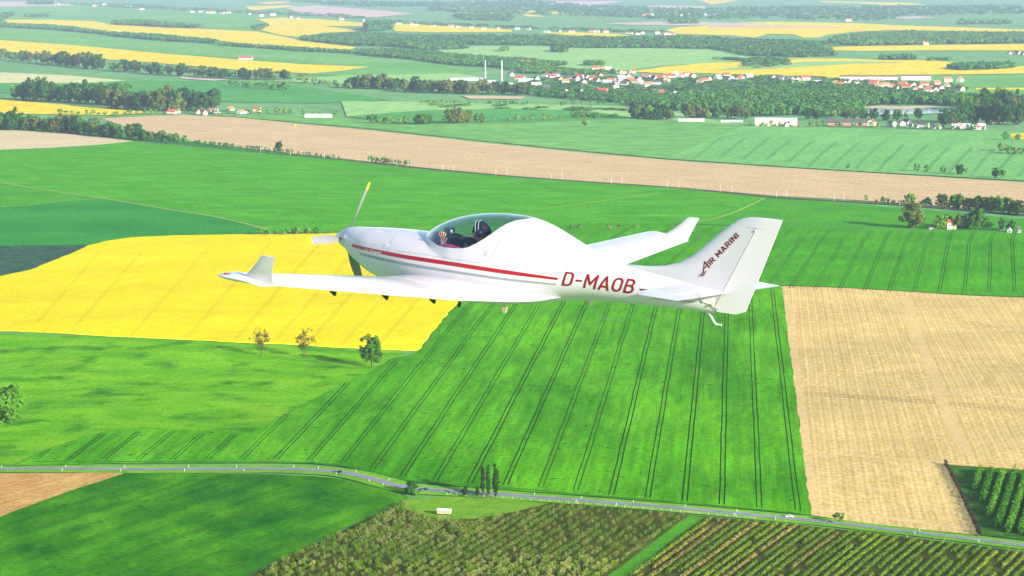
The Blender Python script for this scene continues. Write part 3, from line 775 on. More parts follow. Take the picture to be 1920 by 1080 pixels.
row([(262, 263), (345, 268.5)], 9, 22, 14, ['leafy', 'dark', 'olive'], 'in the hedgerow above the tan field', 2)
row([(345, 269), (480, 281), (560, 290), (640, 298)], 34, 9, 7, ['dark', 'dark', 'leafy'], 'in the low hedge along the railway', 1, True)
tree(523, 284, 19, 'dark', 1.0, 'in the low hedge along the railway')
row([(690, 303), (770, 310)], 10, 10, 9, ['dark', 'olive', 'leafy'], 'in the low hedge along the railway', 1, True)
row([(485, 441), (540, 440), (605, 439)], 14, 11, 13, ['leafy', 'olive', 'dark', 'lime'], 'on the far edge of the yellow field', 2, True)
row([(612, 438), (628, 438)], 2, 9, 8, ['leafy', 'olive'], 'on the far edge of the yellow field', 1, True)
for u, v in ((1072, 433), (1085, 431), (1142, 433), (1158, 433), (1192, 433)): tree(u, v, 10, 'blossom', 1.0, 'on the grass above the aircraft', True)
for u, v, h in ((1590, 317, 11), (1719, 322, 18), (1737, 322, 14), (1768, 326, 15), (1800, 328, 21), (1866, 334, 20), (1880, 335, 17)): tree(u, v, h, 'dark', .95, 'along the lane above the brown field')
tree(1811, 326, 11, 'blossom', .9, 'along the lane above the brown field', True)
for u, v, h in ((1884, 263, 15), (1879, 284, 17), (1890, 288, 15), (1903, 290, 15), (1914, 290, 14), (1908, 263, 12)): tree(u, v, h, 'olive' if u % 2 else 'dark', 1.1, 'in the garden patch at right', True)
row([(684, 231), (770, 234)], 9, 15, 14, ['dark', 'leafy', 'olive'], 'in the clump on the mid green field', 3)
row([(775, 233), (805, 234)], 5, 17, 17, ['dark', 'leafy'], 'in the clump on the mid green field', 2)
row([(842, 232), (880, 232)], 6, 27, 27, ['brown', 'bare', 'brown'], 'in the clump on the mid green field', 2)
tree(893, 231, 18, 'dark', 1.0, 'in the clump on the mid green field'); tree(903, 231, 19, 'olive', .9, 'in the clump on the mid green field')
for u, v, h in ((926, 228, 9), (954, 228, 11), (969, 228, 14), (983, 228, 10), (997, 227, 13), (1020, 226, 13), (1032, 226, 12), (1050, 224, 9)): tree(u, v, h, 'olive', .9, 'in the spaced row on the mid green field')
tree(1097, 238, 17, 'brown', 1.1, 'alone on the mid green field')
row([(1075, 221), (1155, 222)], 13, 12, 9, ['dark', 'leafy', 'olive'], 'in the thicket before the town wood', 1, True)
row([(1187, 223), (1262, 225)], 10, 27, 22, ['dark', 'leafy', 'olive', 'lime'], 'in the grove by the white shed', 3)
row([(1285, 221), (1345, 223)], 9, 24, 22, ['olive', 'leafy', 'bare', 'brown'], 'behind the white shed', 3)
row([(1360, 222), (1402, 223)], 6, 22, 24, ['olive', 'brown'], 'behind the white shed', 2)
row([(1400, 238), (1560, 238), (1660, 240), (1850, 246)], 26, 11, 13, ['dark', 'leafy', 'olive'], 'in the farmyard row', 2)
row([(1500, 225), (1560, 222), (1650, 226), (1730, 224)], 12, 18, 20, ['leafy', 'dark', 'olive'], 'behind the farm barns', 3)
row([(1770, 236), (1830, 230), (1920, 236)], 16, 36, 44, ['dark', 'dark', 'leafy', 'olive'], 'in the wood at the right edge', 4)
row([(1800, 214), (1860, 204), (1920, 214)], 11, 34, 40, ['dark', 'olive', 'leafy'], 'in the wood at the right edge', 5)
row([(30, 187), (60, 189), (140, 192), (240, 200)], 22, 36, 40, ['dark', 'olive', 'leafy', 'dark'], 'in the wood behind the yellow strip', 4)
row([(200, 203), (300, 208), (405, 207)], 25, 34, 42, ['dark', 'dark', 'darktall', 'olive', 'brown'], 'in the wood behind the yellow strip', 4)
row([(105, 214), (210, 217), (300, 212)], 16, 9, 9, ['dark', 'leafy'], 'in the row along the yellow strip', 1, True)
row([(310, 213), (420, 214), (520, 214), (640, 220)], 20, 13, 11, ['leafy', 'dark', 'olive'], 'among the hamlet houses', 3)
row([(0, 110), (60, 118), (130, 124), (190, 130)], 28, 20, 27, ['dark', 'olive', 'dark', 'bare'], 'in the upper tree line', 3)
row([(205, 132), (270, 136), (300, 140), (420, 147), (540, 150)], 54, 20, 19, ['dark', 'dark', 'olive', 'bare'], 'in the upper tree line', 3)
row([(430, 163), (545, 170)], 13, 14, 14, ['dark', 'leafy'], 'in the clump below the upper tree line', 2)
row([(545, 152), (640, 165), (660, 168)], 12, 15, 14, ['dark', 'olive', 'brown'], 'in the upper tree line', 4)
row([(650, 165), (760, 168)], 22, 26, 24, ['dark', 'dark', 'olive'], 'in the wood before the factory', 3)
row([(760, 172), (860, 175), (990, 178)], 40, 24, 22, ['dark', 'darktall', 'olive', 'brown'], 'in the wood before the factory', 4)
row([(785, 193), (990, 197)], 26, 6, 6, ['dark', 'leafy'], 'in the hedge below the factory', 1, True)
row([(1040, 200), (1060, 198), (1190, 196)], 10, 10, 10, ['dark', 'leafy', 'brown'], 'before the town', 3)

# ---- individuals: the 300 that show largest; everything smaller becomes the distant mass
TREES.sort(key=lambda t: -t[2] * (1.0 if not t[6] else .9))
ind = TREES[:296]; rest = TREES[296:]
groups = {}
for t in ind: groups.setdefault((t[5], t[6]), []).append(t)
for (phrase, bush), mem in groups.items():
    mem.sort(key=lambda t: t[0])
    cnt = {}
    tot = {}
    for t in mem: tot[t[4]] = tot.get(t[4], 0) + 1
    for i, (u, v, h, wf, kind, ph, b) in enumerate(mem):
        cnt[kind] = cnt.get(kind, 0) + 1
        word = KINDWORD[kind]
        noun = 'bush' if bush else ('' if kind == 'poplar' else 'tree')
        base = (word + ' ' + noun).strip()
        if tot[kind] == 1: lab = f'{base} {phrase}' if len(mem) == 1 else f'only {base} {phrase}'
        else: lab = f'{base} {phrase}, {ordinal(cnt[kind])} such from the left'
        x, y, z = P3(u, v)
        hm = h / pxm(v)
        cm, tm = proto(kind, RNG.randint(3), bush, h > 38)
        r = empty('shrub' if bush else 'tree', (x, y, z - .1), RNG.uniform(0, 6.28))
        r.scale = (hm * wf, hm * wf, hm)
        tag(r, lab, 'bush' if bush else 'tree', ('bushes ' if bush else 'trees ') + phrase if len(mem) > 1 else None)
        link('crown', cm, r); link('trunk', tm, r)

# ---- the distant woods: low detail crowns joined into one mass each
def blob(rg, n=30):
    d = rg.normal(size=(n, 3)); d /= np.linalg.norm(d, axis=1, keepdims=True)
    C = d * np.array([.42, .42, .42]) * rg.uniform(.75, 1.08, n)[:, None] + np.array([0, 0, .56])
    Nn = d + rg.normal(size=(n, 3)) * .35; Nn /= np.linalg.norm(Nn, axis=1, keepdims=True)
    V, F = quads(C, Nn, .17, rg)
    return V
_bl = [blob(np.random.RandomState(300 + k)) for k in range(12)]
M_WOOD = []
for k, (a, b) in enumerate((((.032, .15, .024), (.07, .22, .03)), ((.06, .20, .024), (.12, .29, .034)), ((.10, .19, .03), (.17, .25, .045)))):
    M_WOOD.append(leaf_mat(f'distant_crowns_{["dark", "green", "olive"][k]}', a, b, .15))
def wood_mesh(name, X, Y, H, W, mi, lift=0.0):
    n = len(X)
    V = np.empty((n, len(_bl[0]), 3), np.float32)
    rg = np.random.RandomState(n)
    for i in range(n):
        b = _bl[rg.randint(12)]; a = rg.uniform(0, 6.28); c, s = math.cos(a), math.sin(a)
        V[i, :, 0] = X[i] + (b[:, 0] * c - b[:, 1] * s) * W[i]
        V[i, :, 1] = Y[i] + (b[:, 0] * s + b[:, 1] * c) * W[i]
        V[i, :, 2] = b[:, 2] * H[i] + lift
    nq = V.shape[1] // 4
    F = np.arange(V.shape[0] * V.shape[1]).reshape(-1, 4)
    me = fast_mesh(name, V.reshape(-1, 3), F, M_WOOD, midx=np.repeat(mi, nq))
    return tag(link(name, me), kind='stuff')
def wood(name, px, hm=(12, 18), k=1.0, p=(.6, .3, .1), maxn=3500):
    g = np.array([G(*q) for q in px])
    lo, hi = g.min(0), g.max(0)
    dist = np.hypot(*g.mean(0))
    area = abs(np.sum(g[:, 0] * np.roll(g[:, 1], -1) - np.roll(g[:, 0], -1) * g[:, 1])) / 2
    sp = max(9.0, dist / 520.) * k
    n = min(maxn, int(area / sp ** 2))
    sp = math.sqrt(area / max(n, 1))
    rg = np.random.RandomState(len(name) * 31 + n)
    X = rg.uniform(lo[0], hi[0], n * 8); Y = rg.uniform(lo[1], hi[1], n * 8)
    ok = inside(g, X, Y); X, Y = X[ok][:n], Y[ok][:n]
    H = rg.uniform(*hm, len(X)); W = np.clip(sp * rg.uniform(.95, 1.5, len(X)), 7, 40)
    wood_mesh(name, X, Y, H, W, rg.choice(3, len(X), p=p))
wood('distant_wood', [(1555, 77), (1620, 68), (1700, 64), (1800, 66), (2000, 66), (2000, 82), (1800, 83), (1610, 86), (1560, 84)], (14, 22), p=(.45, .45, .1))
wood('distant_wood', [(1010, 71), (1150, 74), (1280, 72), (1400, 78), (1530, 82), (1570, 88), (1540, 93), (1580, 106), (1500, 109), (1400, 105), (1340, 93), (1200, 91), (1090, 91), (1000, 86), (940, 85), (830, 84), (740, 82), (760, 70)], (12, 18), p=(.5, .4, .1))
wood('distant_wood', [(560, 74), (620, 68), (690, 65), (770, 70), (740, 82), (830, 84), (880, 92), (800, 95), (740, 88), (640, 85), (570, 77)], (12, 18), p=(.45, .4, .15))
wood('distant_grove', [(684, 53), (727, 51), (738, 57), (690, 60)], (30, 45), p=(.9, .1, 0))
wood('distant_wood', [(655, 99), (720, 96), (800, 101), (860, 107), (940, 113), (1000, 117), (1060, 123), (1010, 129), (930, 127), (850, 123), (760, 111), (690, 105)], (10, 16), p=(.75, .2, .05))
wood('town_wood', [(1180, 200), (1210, 190), (1290, 182), (1400, 176), (1540, 168), (1600, 168), (1650, 176), (1740, 182), (1830, 190), (1860, 200), (1800, 200), (1740, 197), (1650, 197), (1600, 204), (1630, 215), (1560, 220), (1500, 216), (1420, 219), (1340, 211), (1240, 206)], (13, 19), p=(.6, .33, .07))
wood('distant_wood', [(940, 166), (1000, 160), (1100, 170), (1190, 178), (1200, 196), (1120, 190), (1040, 184), (985, 178)], (7, 11), 1.5, p=(.6, .3, .1))
wood('distant_grove', [(1775, 130), (1800, 125), (1900, 124), (1905, 128), (1850, 132), (1790, 133)], (12, 18), p=(.5, .5, 0))
wood('distant_grove', [(1650, 110), (1712, 110), (1720, 113), (1652, 113)], (14, 20), p=(.8, .2, 0))
wood('distant_grove', [(1740, 113), (1780, 112), (1780, 114), (1742, 115)], (8, 12))
wood('distant_grove', [(209, 45), (260, 44), (330, 49), (382, 54), (330, 53), (260, 49), (212, 47)], (18, 26), p=(.6, .4, 0))
wood('distant_grove', [(45, 31), (92, 30), (92, 32), (50, 32)], (14, 20)); wood('distant_grove', [(0, 30), (24, 26), (24, 30), (0, 40)], (14, 22))
wood('distant_grove', [(52, 6), (100, 6), (100, 9), (56, 9)], (26, 40))
wood('distant_hedge', [(-10, 47), (100, 51), (200, 63), (204, 66), (100, 56), (-10, 51)], (12, 18), .8, p=(.7, .3, 0))
wood('distant_hedge', [(204, 65), (240, 66), (300, 70), (400, 79), (412, 83), (300, 77), (204, 68)], (12, 18), .8, p=(.7, .3, 0))
wood('distant_hedge', [(412, 83), (480, 88), (560, 93), (660, 99), (660, 101), (560, 96), (412, 86)], (8, 14), .8, p=(.7, .3, 0))
wood('distant_grove', [(1340, 112), (1470, 112), (1478, 122), (1420, 128), (1390, 126), (1395, 116)], (8, 12), 2.2)
wood('distant_grove', [(1035, 95), (1062, 95), (1062, 99), (1038, 99)], (16, 20)); wood('distant_grove', [(940, 94), (953, 94), (953, 97), (940, 97)], (14, 18))
wood('distant_grove', [(1095, 121), (1132, 121), (1132, 124), (1098, 124)], (12, 16))
wood('distant_grove', [(472, 52), (500, 46), (502, 50), (480, 58)], (8, 14))
wood('far_wood_band', [(800, 6), (1000, 2), (1100, 12), (1320, 18), (1440, 14), (1920, 12), (1920, 26), (1700, 30), (1660, 40), (1440, 36), (1250, 38), (1080, 30), (960, 28), (800, 22)], (12, 22), 2.6, p=(.7, .3, 0), maxn=2200)
wood('far_wood_band', [(540, 3), (800, 6), (810, 13), (700, 14), (600, 8)], (14, 24), 2.0, p=(.7, .3, 0), maxn=500)
wood('far_wood_band', [(1800, 42), (1900, 43), (1900, 46), (1800, 46)], (14, 24), 1.6); wood('far_wood_band', [(1255, 40), (1300, 40), (1310, 45), (1258, 45)], (14, 24), 1.2)
wood('far_wood_band', [(850, 30), (960, 33), (960, 40), (870, 38)], (14, 22), 1.3)
wood('village_trees', [(100, 6), (240, 8), (440, 20), (640, 28), (700, 36), (640, 34), (430, 24), (200, 14)], (8, 13), 2.2, maxn=500)
wood('village_trees', [(700, 38), (960, 50), (1250, 60), (1250, 63), (960, 54), (720, 44)], (7, 11), 3.0, maxn=300)
wood('town_trees', [(985, 150), (1100, 145), (1250, 150), (1400, 142), (1560, 148), (1650, 160), (1540, 168), (1400, 174), (1250, 184), (1130, 182), (1000, 172)], (5, 8.5), 2.6, p=(.4, .5, .1), maxn=420)
wood('town_trees', [(1560, 148), (1640, 152), (1790, 160), (1815, 168), (1760, 176), (1650, 170)], (4.5, 7.5), 3.0, p=(.4, .5, .1), maxn=130)
wood('town_trees', [(945, 128), (1010, 126), (1080, 134), (1160, 138), (1080, 142), (980, 138)], (8, 13), 1.2, p=(.6, .3, .1), maxn=300)
wood('far_specks', [(780, 195), (1190, 204), (1190, 212), (900, 203), (780, 201)], (3, 5), 5.0, maxn=60)
# the smaller trees of the rows
X = []; Y = []; Hh = []; Ww = []; mi = []
for u, v, h, wf, kind, ph, b in rest:
    x, y, z = P3(u, v); hm = h / pxm(v)
    X.append(x); Y.append(y); Hh.append(hm); Ww.append(hm * (1.15 if b else .85) * wf); mi.append({'dark': 0, 'darktall': 0, 'leafy': 1, 'lime': 1, 'leafytall': 1}.get(kind, 2))
if rest: wood_mesh('distant_hedge', X, Y, Hh, Ww, np.array(mi))
# ================================================================ shrub plantation, vine rows, fruit plot
LEAF['vine'] = leaf_mat('vine_leaf', (.10, .20, .008), (.22, .33, .020), .2)
LEAF['vine2'] = leaf_mat('vine_leaf_dry', (.18, .20, .025), (.32, .28, .06), .2)
LEAF['shrub'] = leaf_mat('shrub_leaf', (.10, .20, .008), (.22, .33, .016), .2)
LEAF['silver'] = leaf_mat('shrub_silver', (.20, .25, .05), (.36, .40, .12), .2)
LEAF['plot'] = leaf_mat('plot_leaf', (.055, .21, .006), (.12, .33, .012), .25)
def clip_row(poly, p, d):
    """part of the ground line p + t d inside a ground polygon"""
    t = np.arange(-900, 900, 2.0)
    ok = inside(poly, p[0] + d[0] * t, p[1] + d[1] * t)
    if ok.sum() < 9: return None
    return t[ok].min(), t[ok].max()
def hedge_row(poly, p, d, hgt, wid, dens, size, mats, rg, gaps=0.0):
    c = clip_row(poly, p, d)
    if c is None: return None
    L = c[1] - c[0]
    n = int(L * dens)
    t = rg.uniform(c[0], c[1], n)
    plant = np.sin(t * 2.6 + rg.uniform(0, 6)) * .25 + .85 + rg.uniform(-.12, .12, n)
    if gaps:
        gp = np.sin(t / 17. + rg.uniform(0, 9)) + np.sin(t / 7.3 + rg.uniform(0, 9)) * .7
        k = gp > -1.25 + 0 * gaps; t, plant = t[k], plant[k]; n = len(t)
    a = rg.uniform(0, 2 * np.pi, n); r = np.sqrt(rg.uniform(.15, 1, n))
    w = np.cos(a) * r * wid / 2 * plant; z = (.52 + np.sin(a) * r * .46) * hgt * plant
    nx, ny = d[1], -d[0]
    X = p[0] + d[0] * t + nx * w; Y = p[1] + d[1] * t + ny * w
    C = np.stack([X, Y, height(X, Y) + np.maximum(z, .1)], -1)
    Nn = np.stack([nx * np.cos(a), ny * np.cos(a), np.sin(a) + .3], -1) + rg.normal(size=(n, 3)) * .45
    Nn /= np.linalg.norm(Nn, axis=1, keepdims=True)
    V, F = quads(C, Nn, size, rg)
    return V, F, c
def make_rows(poly_px, az, spacing, name, hgt, wid, dens, size, matfn, labelfn, cat, group, seed, gaps=0.0):
    g = np.array([G(*q) for q in poly_px])
    d = np.array([math.sin(az), math.cos(az)]); nrm = np.array([d[1], -d[0]])
    off = g @ nrm
    c = g.mean(0); base = c @ nrm
    rg = np.random.RandomState(seed)
    out = []
    for k, o in enumerate(np.arange(off.min() + spacing / 2, off.max(), spacing)):
        p = c + nrm * (o - base)
        r = hedge_row(g, p, d, hgt, wid, dens, size, None, rg, gaps)
        if r is None: continue
        V, F, cc = r
        q = p + d * (cc[0] + cc[1]) / 2
        lo = np.array([q[0], q[1], float(height(q[0], q[1]))])
        out.append((o, V - lo, F, lo))
    for i, (o, V, F, lo) in enumerate(out):
        ob = link(name, fast_mesh(name, V, F, matfn(i)))
        ob.location = tuple(lo)
        tag(ob, labelfn(i + 1, len(out)), cat, group)
make_rows([(1325, 973), (1480, 985), (1640, 1002), (1760, 1017), (1920, 1037), (2060, 1055), (2060, 1190), (1010, 1190), (1185, 1080), (1255, 1024)], AZ_VINE, 4.8, 'vine_row', 2.4, 1.9, 13, .36,
          lambda i: LEAF['vine2'] if i in (1, 2, 5, 9, 14) else LEAF['vine'], lambda i, n: f'green vine row below the road, {ordinal(i)} row right of the grass strip', 'vine row', 'vine rows below the road', 5, gaps=1)
make_rows([(1808, 882), (1990, 896), (1990, 1014), (1925, 1006), (1872, 997)], AZ_PLOT, 6.4, 'fruit_row', 5.4, 3.8, 34, .50,
          lambda i: LEAF['plot'], lambda i, n: f'bright green leafy hedge row of the fruit plot, {ordinal(i)} from the left', 'hedge row', 'hedge rows of the fruit plot', 9)

# the shrub plantation left of the grass strip
shrub_px = [(765, 945), (800, 972), (900, 978), (960, 966), (1040, 946), (1160, 955), (1285, 967), (1200, 1030), (1120, 1088), (1060, 1140), (345, 1140), (475, 1081), (620, 1010)]
sg = np.array([G(*q) for q in shrub_px])
d_ = np.array([math.sin(AZ_VINE), math.cos(AZ_VINE)]); n_ = np.array([d_[1], -d_[0]])
rg = np.random.RandomState(77)
offs = sg @ n_; c_ = sg.mean(0); b_ = c_ @ n_
sp = []
for o in np.arange(offs.min() + 2, offs.max(), 5.4):
    p = c_ + n_ * (o - b_)
    cl = clip_row(sg, p, d_)
    if cl is None: continue
    for t in np.arange(cl[0], cl[1], 2.3):
        q = p + d_ * (t + rg.uniform(-.6, .6)) + n_ * rg.uniform(-.4, .4)
        thin = np.sin(q[0] / 31. + q[1] / 53.) + np.sin(q[1] / 23. - q[0] / 41.) * .8
        if rg.uniform() < (.08 if thin > -.7 else .45): continue
        if not inside(sg, q[0], q[1]): continue
        sp.append((q[0], q[1], rg.uniform(1.9, 3.7) * (1.15 if thin > .6 else .9), rg.randint(4), 'silver' if rg.uniform() < (.55 if thin > .2 else .22) else 'shrub', round(float(o), 2)))
sp.sort(key=lambda s: s[1])
SHR = {}
for k in range(4):
    for mt in ('silver', 'shrub'):
        V, F = crown_proto('bush', 900 + k)
        rgk = np.random.RandomState(k); sel = rgk.permutation(len(F))[:230]
        V = V.reshape(-1, 4, 3)[sel].reshape(-1, 3)
        SHR[(k, mt)] = (V, fast_mesh('shrub', V, np.arange(len(V)).reshape(-1, 4), LEAF[mt]))
def inframe(x, y):
    z = float(height(x, y)) - CAM_H
    dd = y * _fw[1] + z * _fw[2]
    u = 960 + FPX * x / dd; v = 540 - FPX * (y * _up[1] + z * _up[2]) / dd
    return -5 < u < 1925 and v < 1083
near = [s for s in sp if inframe(s[0], s[1])]
indiv = near[:296]; keep = set(id(s) for s in indiv)
rows_ = sorted({s[5] for s in indiv}); seen_ = {}
for s in indiv:
    seen_[s[5]] = seen_.get(s[5], 0) + 1
    o = link('plantation_shrub', SHR[(s[3], s[4])][1])
    o.location = (s[0], s[1], float(height(s[0], s[1])))
    o.rotation_euler = (0, 0, s[0] * 3.7 % 6.28); o.scale = (s[2] * .70, s[2] * .70, s[2])
    tag(o, ('grey-green' if s[4] == 'silver' else 'green') + f' plantation shrub, {ordinal(seen_[s[5]])} up from the bottom in {ordinal(rows_.index(s[5]) + 1)} row from the left', 'shrub', 'silvery shrubs of the plantation' if s[4] == 'silver' else 'green shrubs of the plantation')
rest_s = [s for s in sp if id(s) not in keep]
VV = []; MI = []
for s in rest_s:
    V = SHR[(s[3], s[4])][0][:4 * 110]
    a = s[0] * 3.7 % 6.28; c, sn = math.cos(a), math.sin(a)
    W = np.empty_like(V)
    W[:, 0] = s[0] + (V[:, 0] * c - V[:, 1] * sn) * s[2] * .72; W[:, 1] = s[1] + (V[:, 0] * sn + V[:, 1] * c) * s[2] * .72
    W[:, 2] = float(height(s[0], s[1])) + V[:, 2] * s[2]
    VV.append(W); MI.append(np.full(110, 0 if s[4] == 'silver' else 1))
VV = np.concatenate(VV)
tag(link('plantation_shrubs', fast_mesh('plantation_shrubs', VV, np.arange(len(VV)).reshape(-1, 4), [LEAF['silver'], LEAF['shrub']], midx=np.concatenate(MI))), kind='stuff')

# bare hedge along the fruit plot
rg = np.random.RandomState(5)
ln = polyline([(1772, 871), (1783, 890), (1800, 924), (1818, 962), (1837, 1004)], 1.2)
C = []; 
for p in ln:
    k = 22
    C.append(np.stack([p[0] + rg.uniform(-.9, .9, k), p[1] + rg.uniform(-.9, .9, k), float(height(*p)) + rg.uniform(.1, 3.6, k) * rg.uniform(.5, 1, k)], -1))
C = np.concatenate(C); Nn = rg.normal(size=C.shape); Nn /= np.linalg.norm(Nn, axis=1, keepdims=True)
V, F = quads(C, Nn, .34, rg)
h_ = link('hedge', fast_mesh('hedge', V - np.array([ln[0][0], ln[0][1], 0]), F, leaf_mat('dark_twigs', (.03, .026, .02), (.055, .045, .03), .05)))
h_.location = (ln[0][0], ln[0][1], 0)
tag(h_, 'dark bare twig hedge between pale soil field and green fruit plot', 'hedge')
# ================================================================ houses, barns, factory
M_WALL = {'white': plain('wall_white', (.62, .59, .55), .8, noise=.08, nscale=.4), 'cream': plain('wall_cream', (.66, .56, .40), .8, noise=.08, nscale=.4), 'grey': plain('wall_grey', (.45, .45, .45), .8, noise=.1, nscale=.4), 'brick': plain('wall_brick', (.42, .20, .13), .85, noise=.15, nscale=.6)}
M_ROOF = {'red': plain('roof_red', (.58, .085, .045), .8, noise=.2, nscale=.5), 'orange': plain('roof_orange', (.56, .18, .07), .8, noise=.2, nscale=.5), 'brown': plain('roof_brown', (.20, .10, .075), .8, noise=.2, nscale=.5), 'dark': plain('roof_dark', (.085, .080, .095), .8, noise=.2, nscale=.5), 'pale': plain('roof_pale', (.55, .55, .56), .6, noise=.1, nscale=.3)}
M_PANE = plain('window_glass', (.03, .04, .055), .1)
M_DOOR = plain('door_wood', (.16, .09, .05), .7)
ROOFW = {'red': 'red-roofed', 'orange': 'orange-roofed', 'brown': 'brown-roofed', 'dark': 'dark-roofed', 'pale': 'pale-roofed'}
HOUSES = []
def gable(L, W, H, R, ov=.35):
    """walls with gables along x, roof slabs"""
    w = MB()
    l, b = L / 2, W / 2
    v = [(-l, -b, 0), (l, -b, 0), (l, b, 0), (-l, b, 0), (-l, -b, H), (l, -b, H), (l, b, H), (-l, b, H), (-l, 0, H + R), (l, 0, H + R)]
    w.add(v, [(0, 1, 5, 4), (2, 3, 7, 6), (1, 2, 6, 9, 5), (3, 0, 4, 8, 7), (4, 5, 9, 8), (6, 7, 8, 9), (3, 2, 1, 0)])
    r = MB()
    t = .25; lo = l + ov; bo = b + ov; zo = H - R * ov / b
    for s in (-1, 1):
        q = [(-lo, s * bo, zo + .05), (lo, s * bo, zo + .05), (lo, 0, H + R + .05), (-lo, 0, H + R + .05)]
        r.add(q + [(x, y, z + t) for x, y, z in q], [(3, 2, 1, 0), (4, 5, 6, 7), (0, 1, 5, 4), (1, 2, 6, 5), (2, 3, 7, 6), (3, 0, 4, 7)] if s < 0 else [(0, 1, 2, 3), (7, 6, 5, 4), (4, 5, 1, 0), (5, 6, 2, 1), (6, 7, 3, 2), (7, 4, 0, 3)])
    return w, r
def house(u, v, L, W, H, R, rz, wall='white', roof='red', phrase='', detail=True, name='house', noun='house', chimney=True, label=None, group=None, rows=1):
    x, y, z = P3(u, v)
    base = 1.0 if v < 300 else .25
    e = empty(name, (x, y, z + base - .3), rz)
    w, r = gable(L, W, H, R)
    w.build('wall', M_WALL[wall], e); ro = r.build('roof', M_ROOF[roof], e)
    if detail:
        n = max(2, int(L / 4.5))
        for fl in range(rows):
            zz = 1.6 + fl * 2.8
            if zz > H - .4: break
            for s in (-1, 1):
                for k in range(n):
                    mb = MB(); mb.box((-L / 2 + (k + .5) * L / n, s * (W / 2 + .02), zz), (1.25, .10, 1.35)); mb.build('window', M_PANE, e)
        for s in (-1, 1):
            mb = MB(); mb.box((s * (L / 2 + .02), 0, H * .6), (.10, 1.2, 1.4)); mb.build('window', M_PANE, e)
        mb = MB(); mb.box((L * .12, -(W / 2 + .05), 1.05), (1.1, .12, 2.1)); mb.build('door', M_DOOR, e)
        if chimney:
            mb = MB(); mb.box((L * .22, W * .08, H + R + .3), (.8, .8, 1.6)); mb.build('chimney', M_WALL['brick'], ro)
    HOUSES.append([e, u, v, wall, roof, phrase, noun, label, group])
    return e
rb = np.random.RandomState(3)
def hamlet(pts, phrase, size=(11, 15), roofs=('red', 'orange', 'brown', 'dark'), walls=('white', 'white', 'cream'), detail=True, k=1.0):
    for u, v in pts:
        L = rb.uniform(*size) * k; W = rb.uniform(7.5, 9.5) * k
        house(u, v, L, W, rb.uniform(3.4, 5.2) * k, rb.uniform(3.2, 4.6) * k, rad(rb.choice([-65, -25, 15, 30, 60, 100]) + rb.uniform(-8, 8)), walls[rb.randint(len(walls))], roofs[rb.randint(len(roofs))], phrase, detail, group='houses ' + phrase)
# cottage by the tracks, big enough to read
house(1782, 429, 10.5, 9, 7.0, 3.6, rad(8), 'cream', 'red', '', True, 'cottage', 'cottage', label='small cream cottage with red roof among trees at mid right', rows=2)
# farm row in front of the town wood
house(1296, 228, 50, 14, 4.0, 1.6, rad(-4), 'white', 'pale', '', True, 'shed', 'shed', False, 'long white shed at the edge of the mid green field')
house(1372, 230, 42, 10, 3.0, 1.2, rad(-3), 'grey', 'pale', '', True, 'shed', 'shed', False, 'low grey shed between white shed and pale farm hall')
house(1455, 236, 78, 34, 8, 6.5, rad(-7), 'cream', 'pale', '', True, 'farm_hall', 'hall', False, 'large pale-roofed farm hall before the dark town wood')
house(1588, 236, 74, 16, 5.5, 7, rad(-3), 'brick', 'dark', '', True, 'barn', 'barn', False, 'long dark-roofed barn right of the pale farm hall')
house(1634, 236, 22, 15, 6, 6, rad(70), 'cream', 'brown', '', True, 'barn', 'barn', False, 'cream gabled barn at the end of the long dark barn')
hamlet([(1440, 237), (1448, 236), (1474, 238), (1497, 237)], 'in front of the pale farm hall', (6, 9), ('brown', 'red'), k=.8)
hamlet([(1672, 238), (1690, 236), (1700, 233), (1716, 240), (1732, 239), (1755, 242), (1775, 232), (1790, 242), (1798, 241), (1814, 243), (1832, 244), (1840, 243), (1866, 233)], 'in the farm hamlet at right', (12, 18), ('dark', 'orange', 'red', 'orange', 'pale'), k=1.15)
hamlet([(1880, 432), (1893, 436), (1909, 436)], 'near the right edge beside the tracks', (6, 9), ('pale', 'dark'), ('grey', 'white'), k=.62)
house(1748, 429.5, 8, 5, 2.4, 1.2, rad(5), 'grey', 'brown', '', False, 'shed', 'shed', False, 'small grey shed left of the red-roofed cottage')
# hamlet at left
hamlet([(322, 214), (331, 213), (372, 214), (382, 216), (400, 212), (406, 213), (432, 208), (452, 214), (462, 213), (482, 210)], 'in the hamlet at left', (12, 17), ('orange', 'orange', 'red', 'pale'), k=1.1)
house(597, 221, 52, 14, 5, 2.4, rad(-10), 'white', 'pale', '', True, 'barn', 'barn', False, 'long pale barn at the right end of the left hamlet')
house(461, 112, 44, 16, 5, 6, rad(-8), 'white', 'red', '', False, 'barn', 'barn', False, 'lone red-roofed barn on the long yellow field')
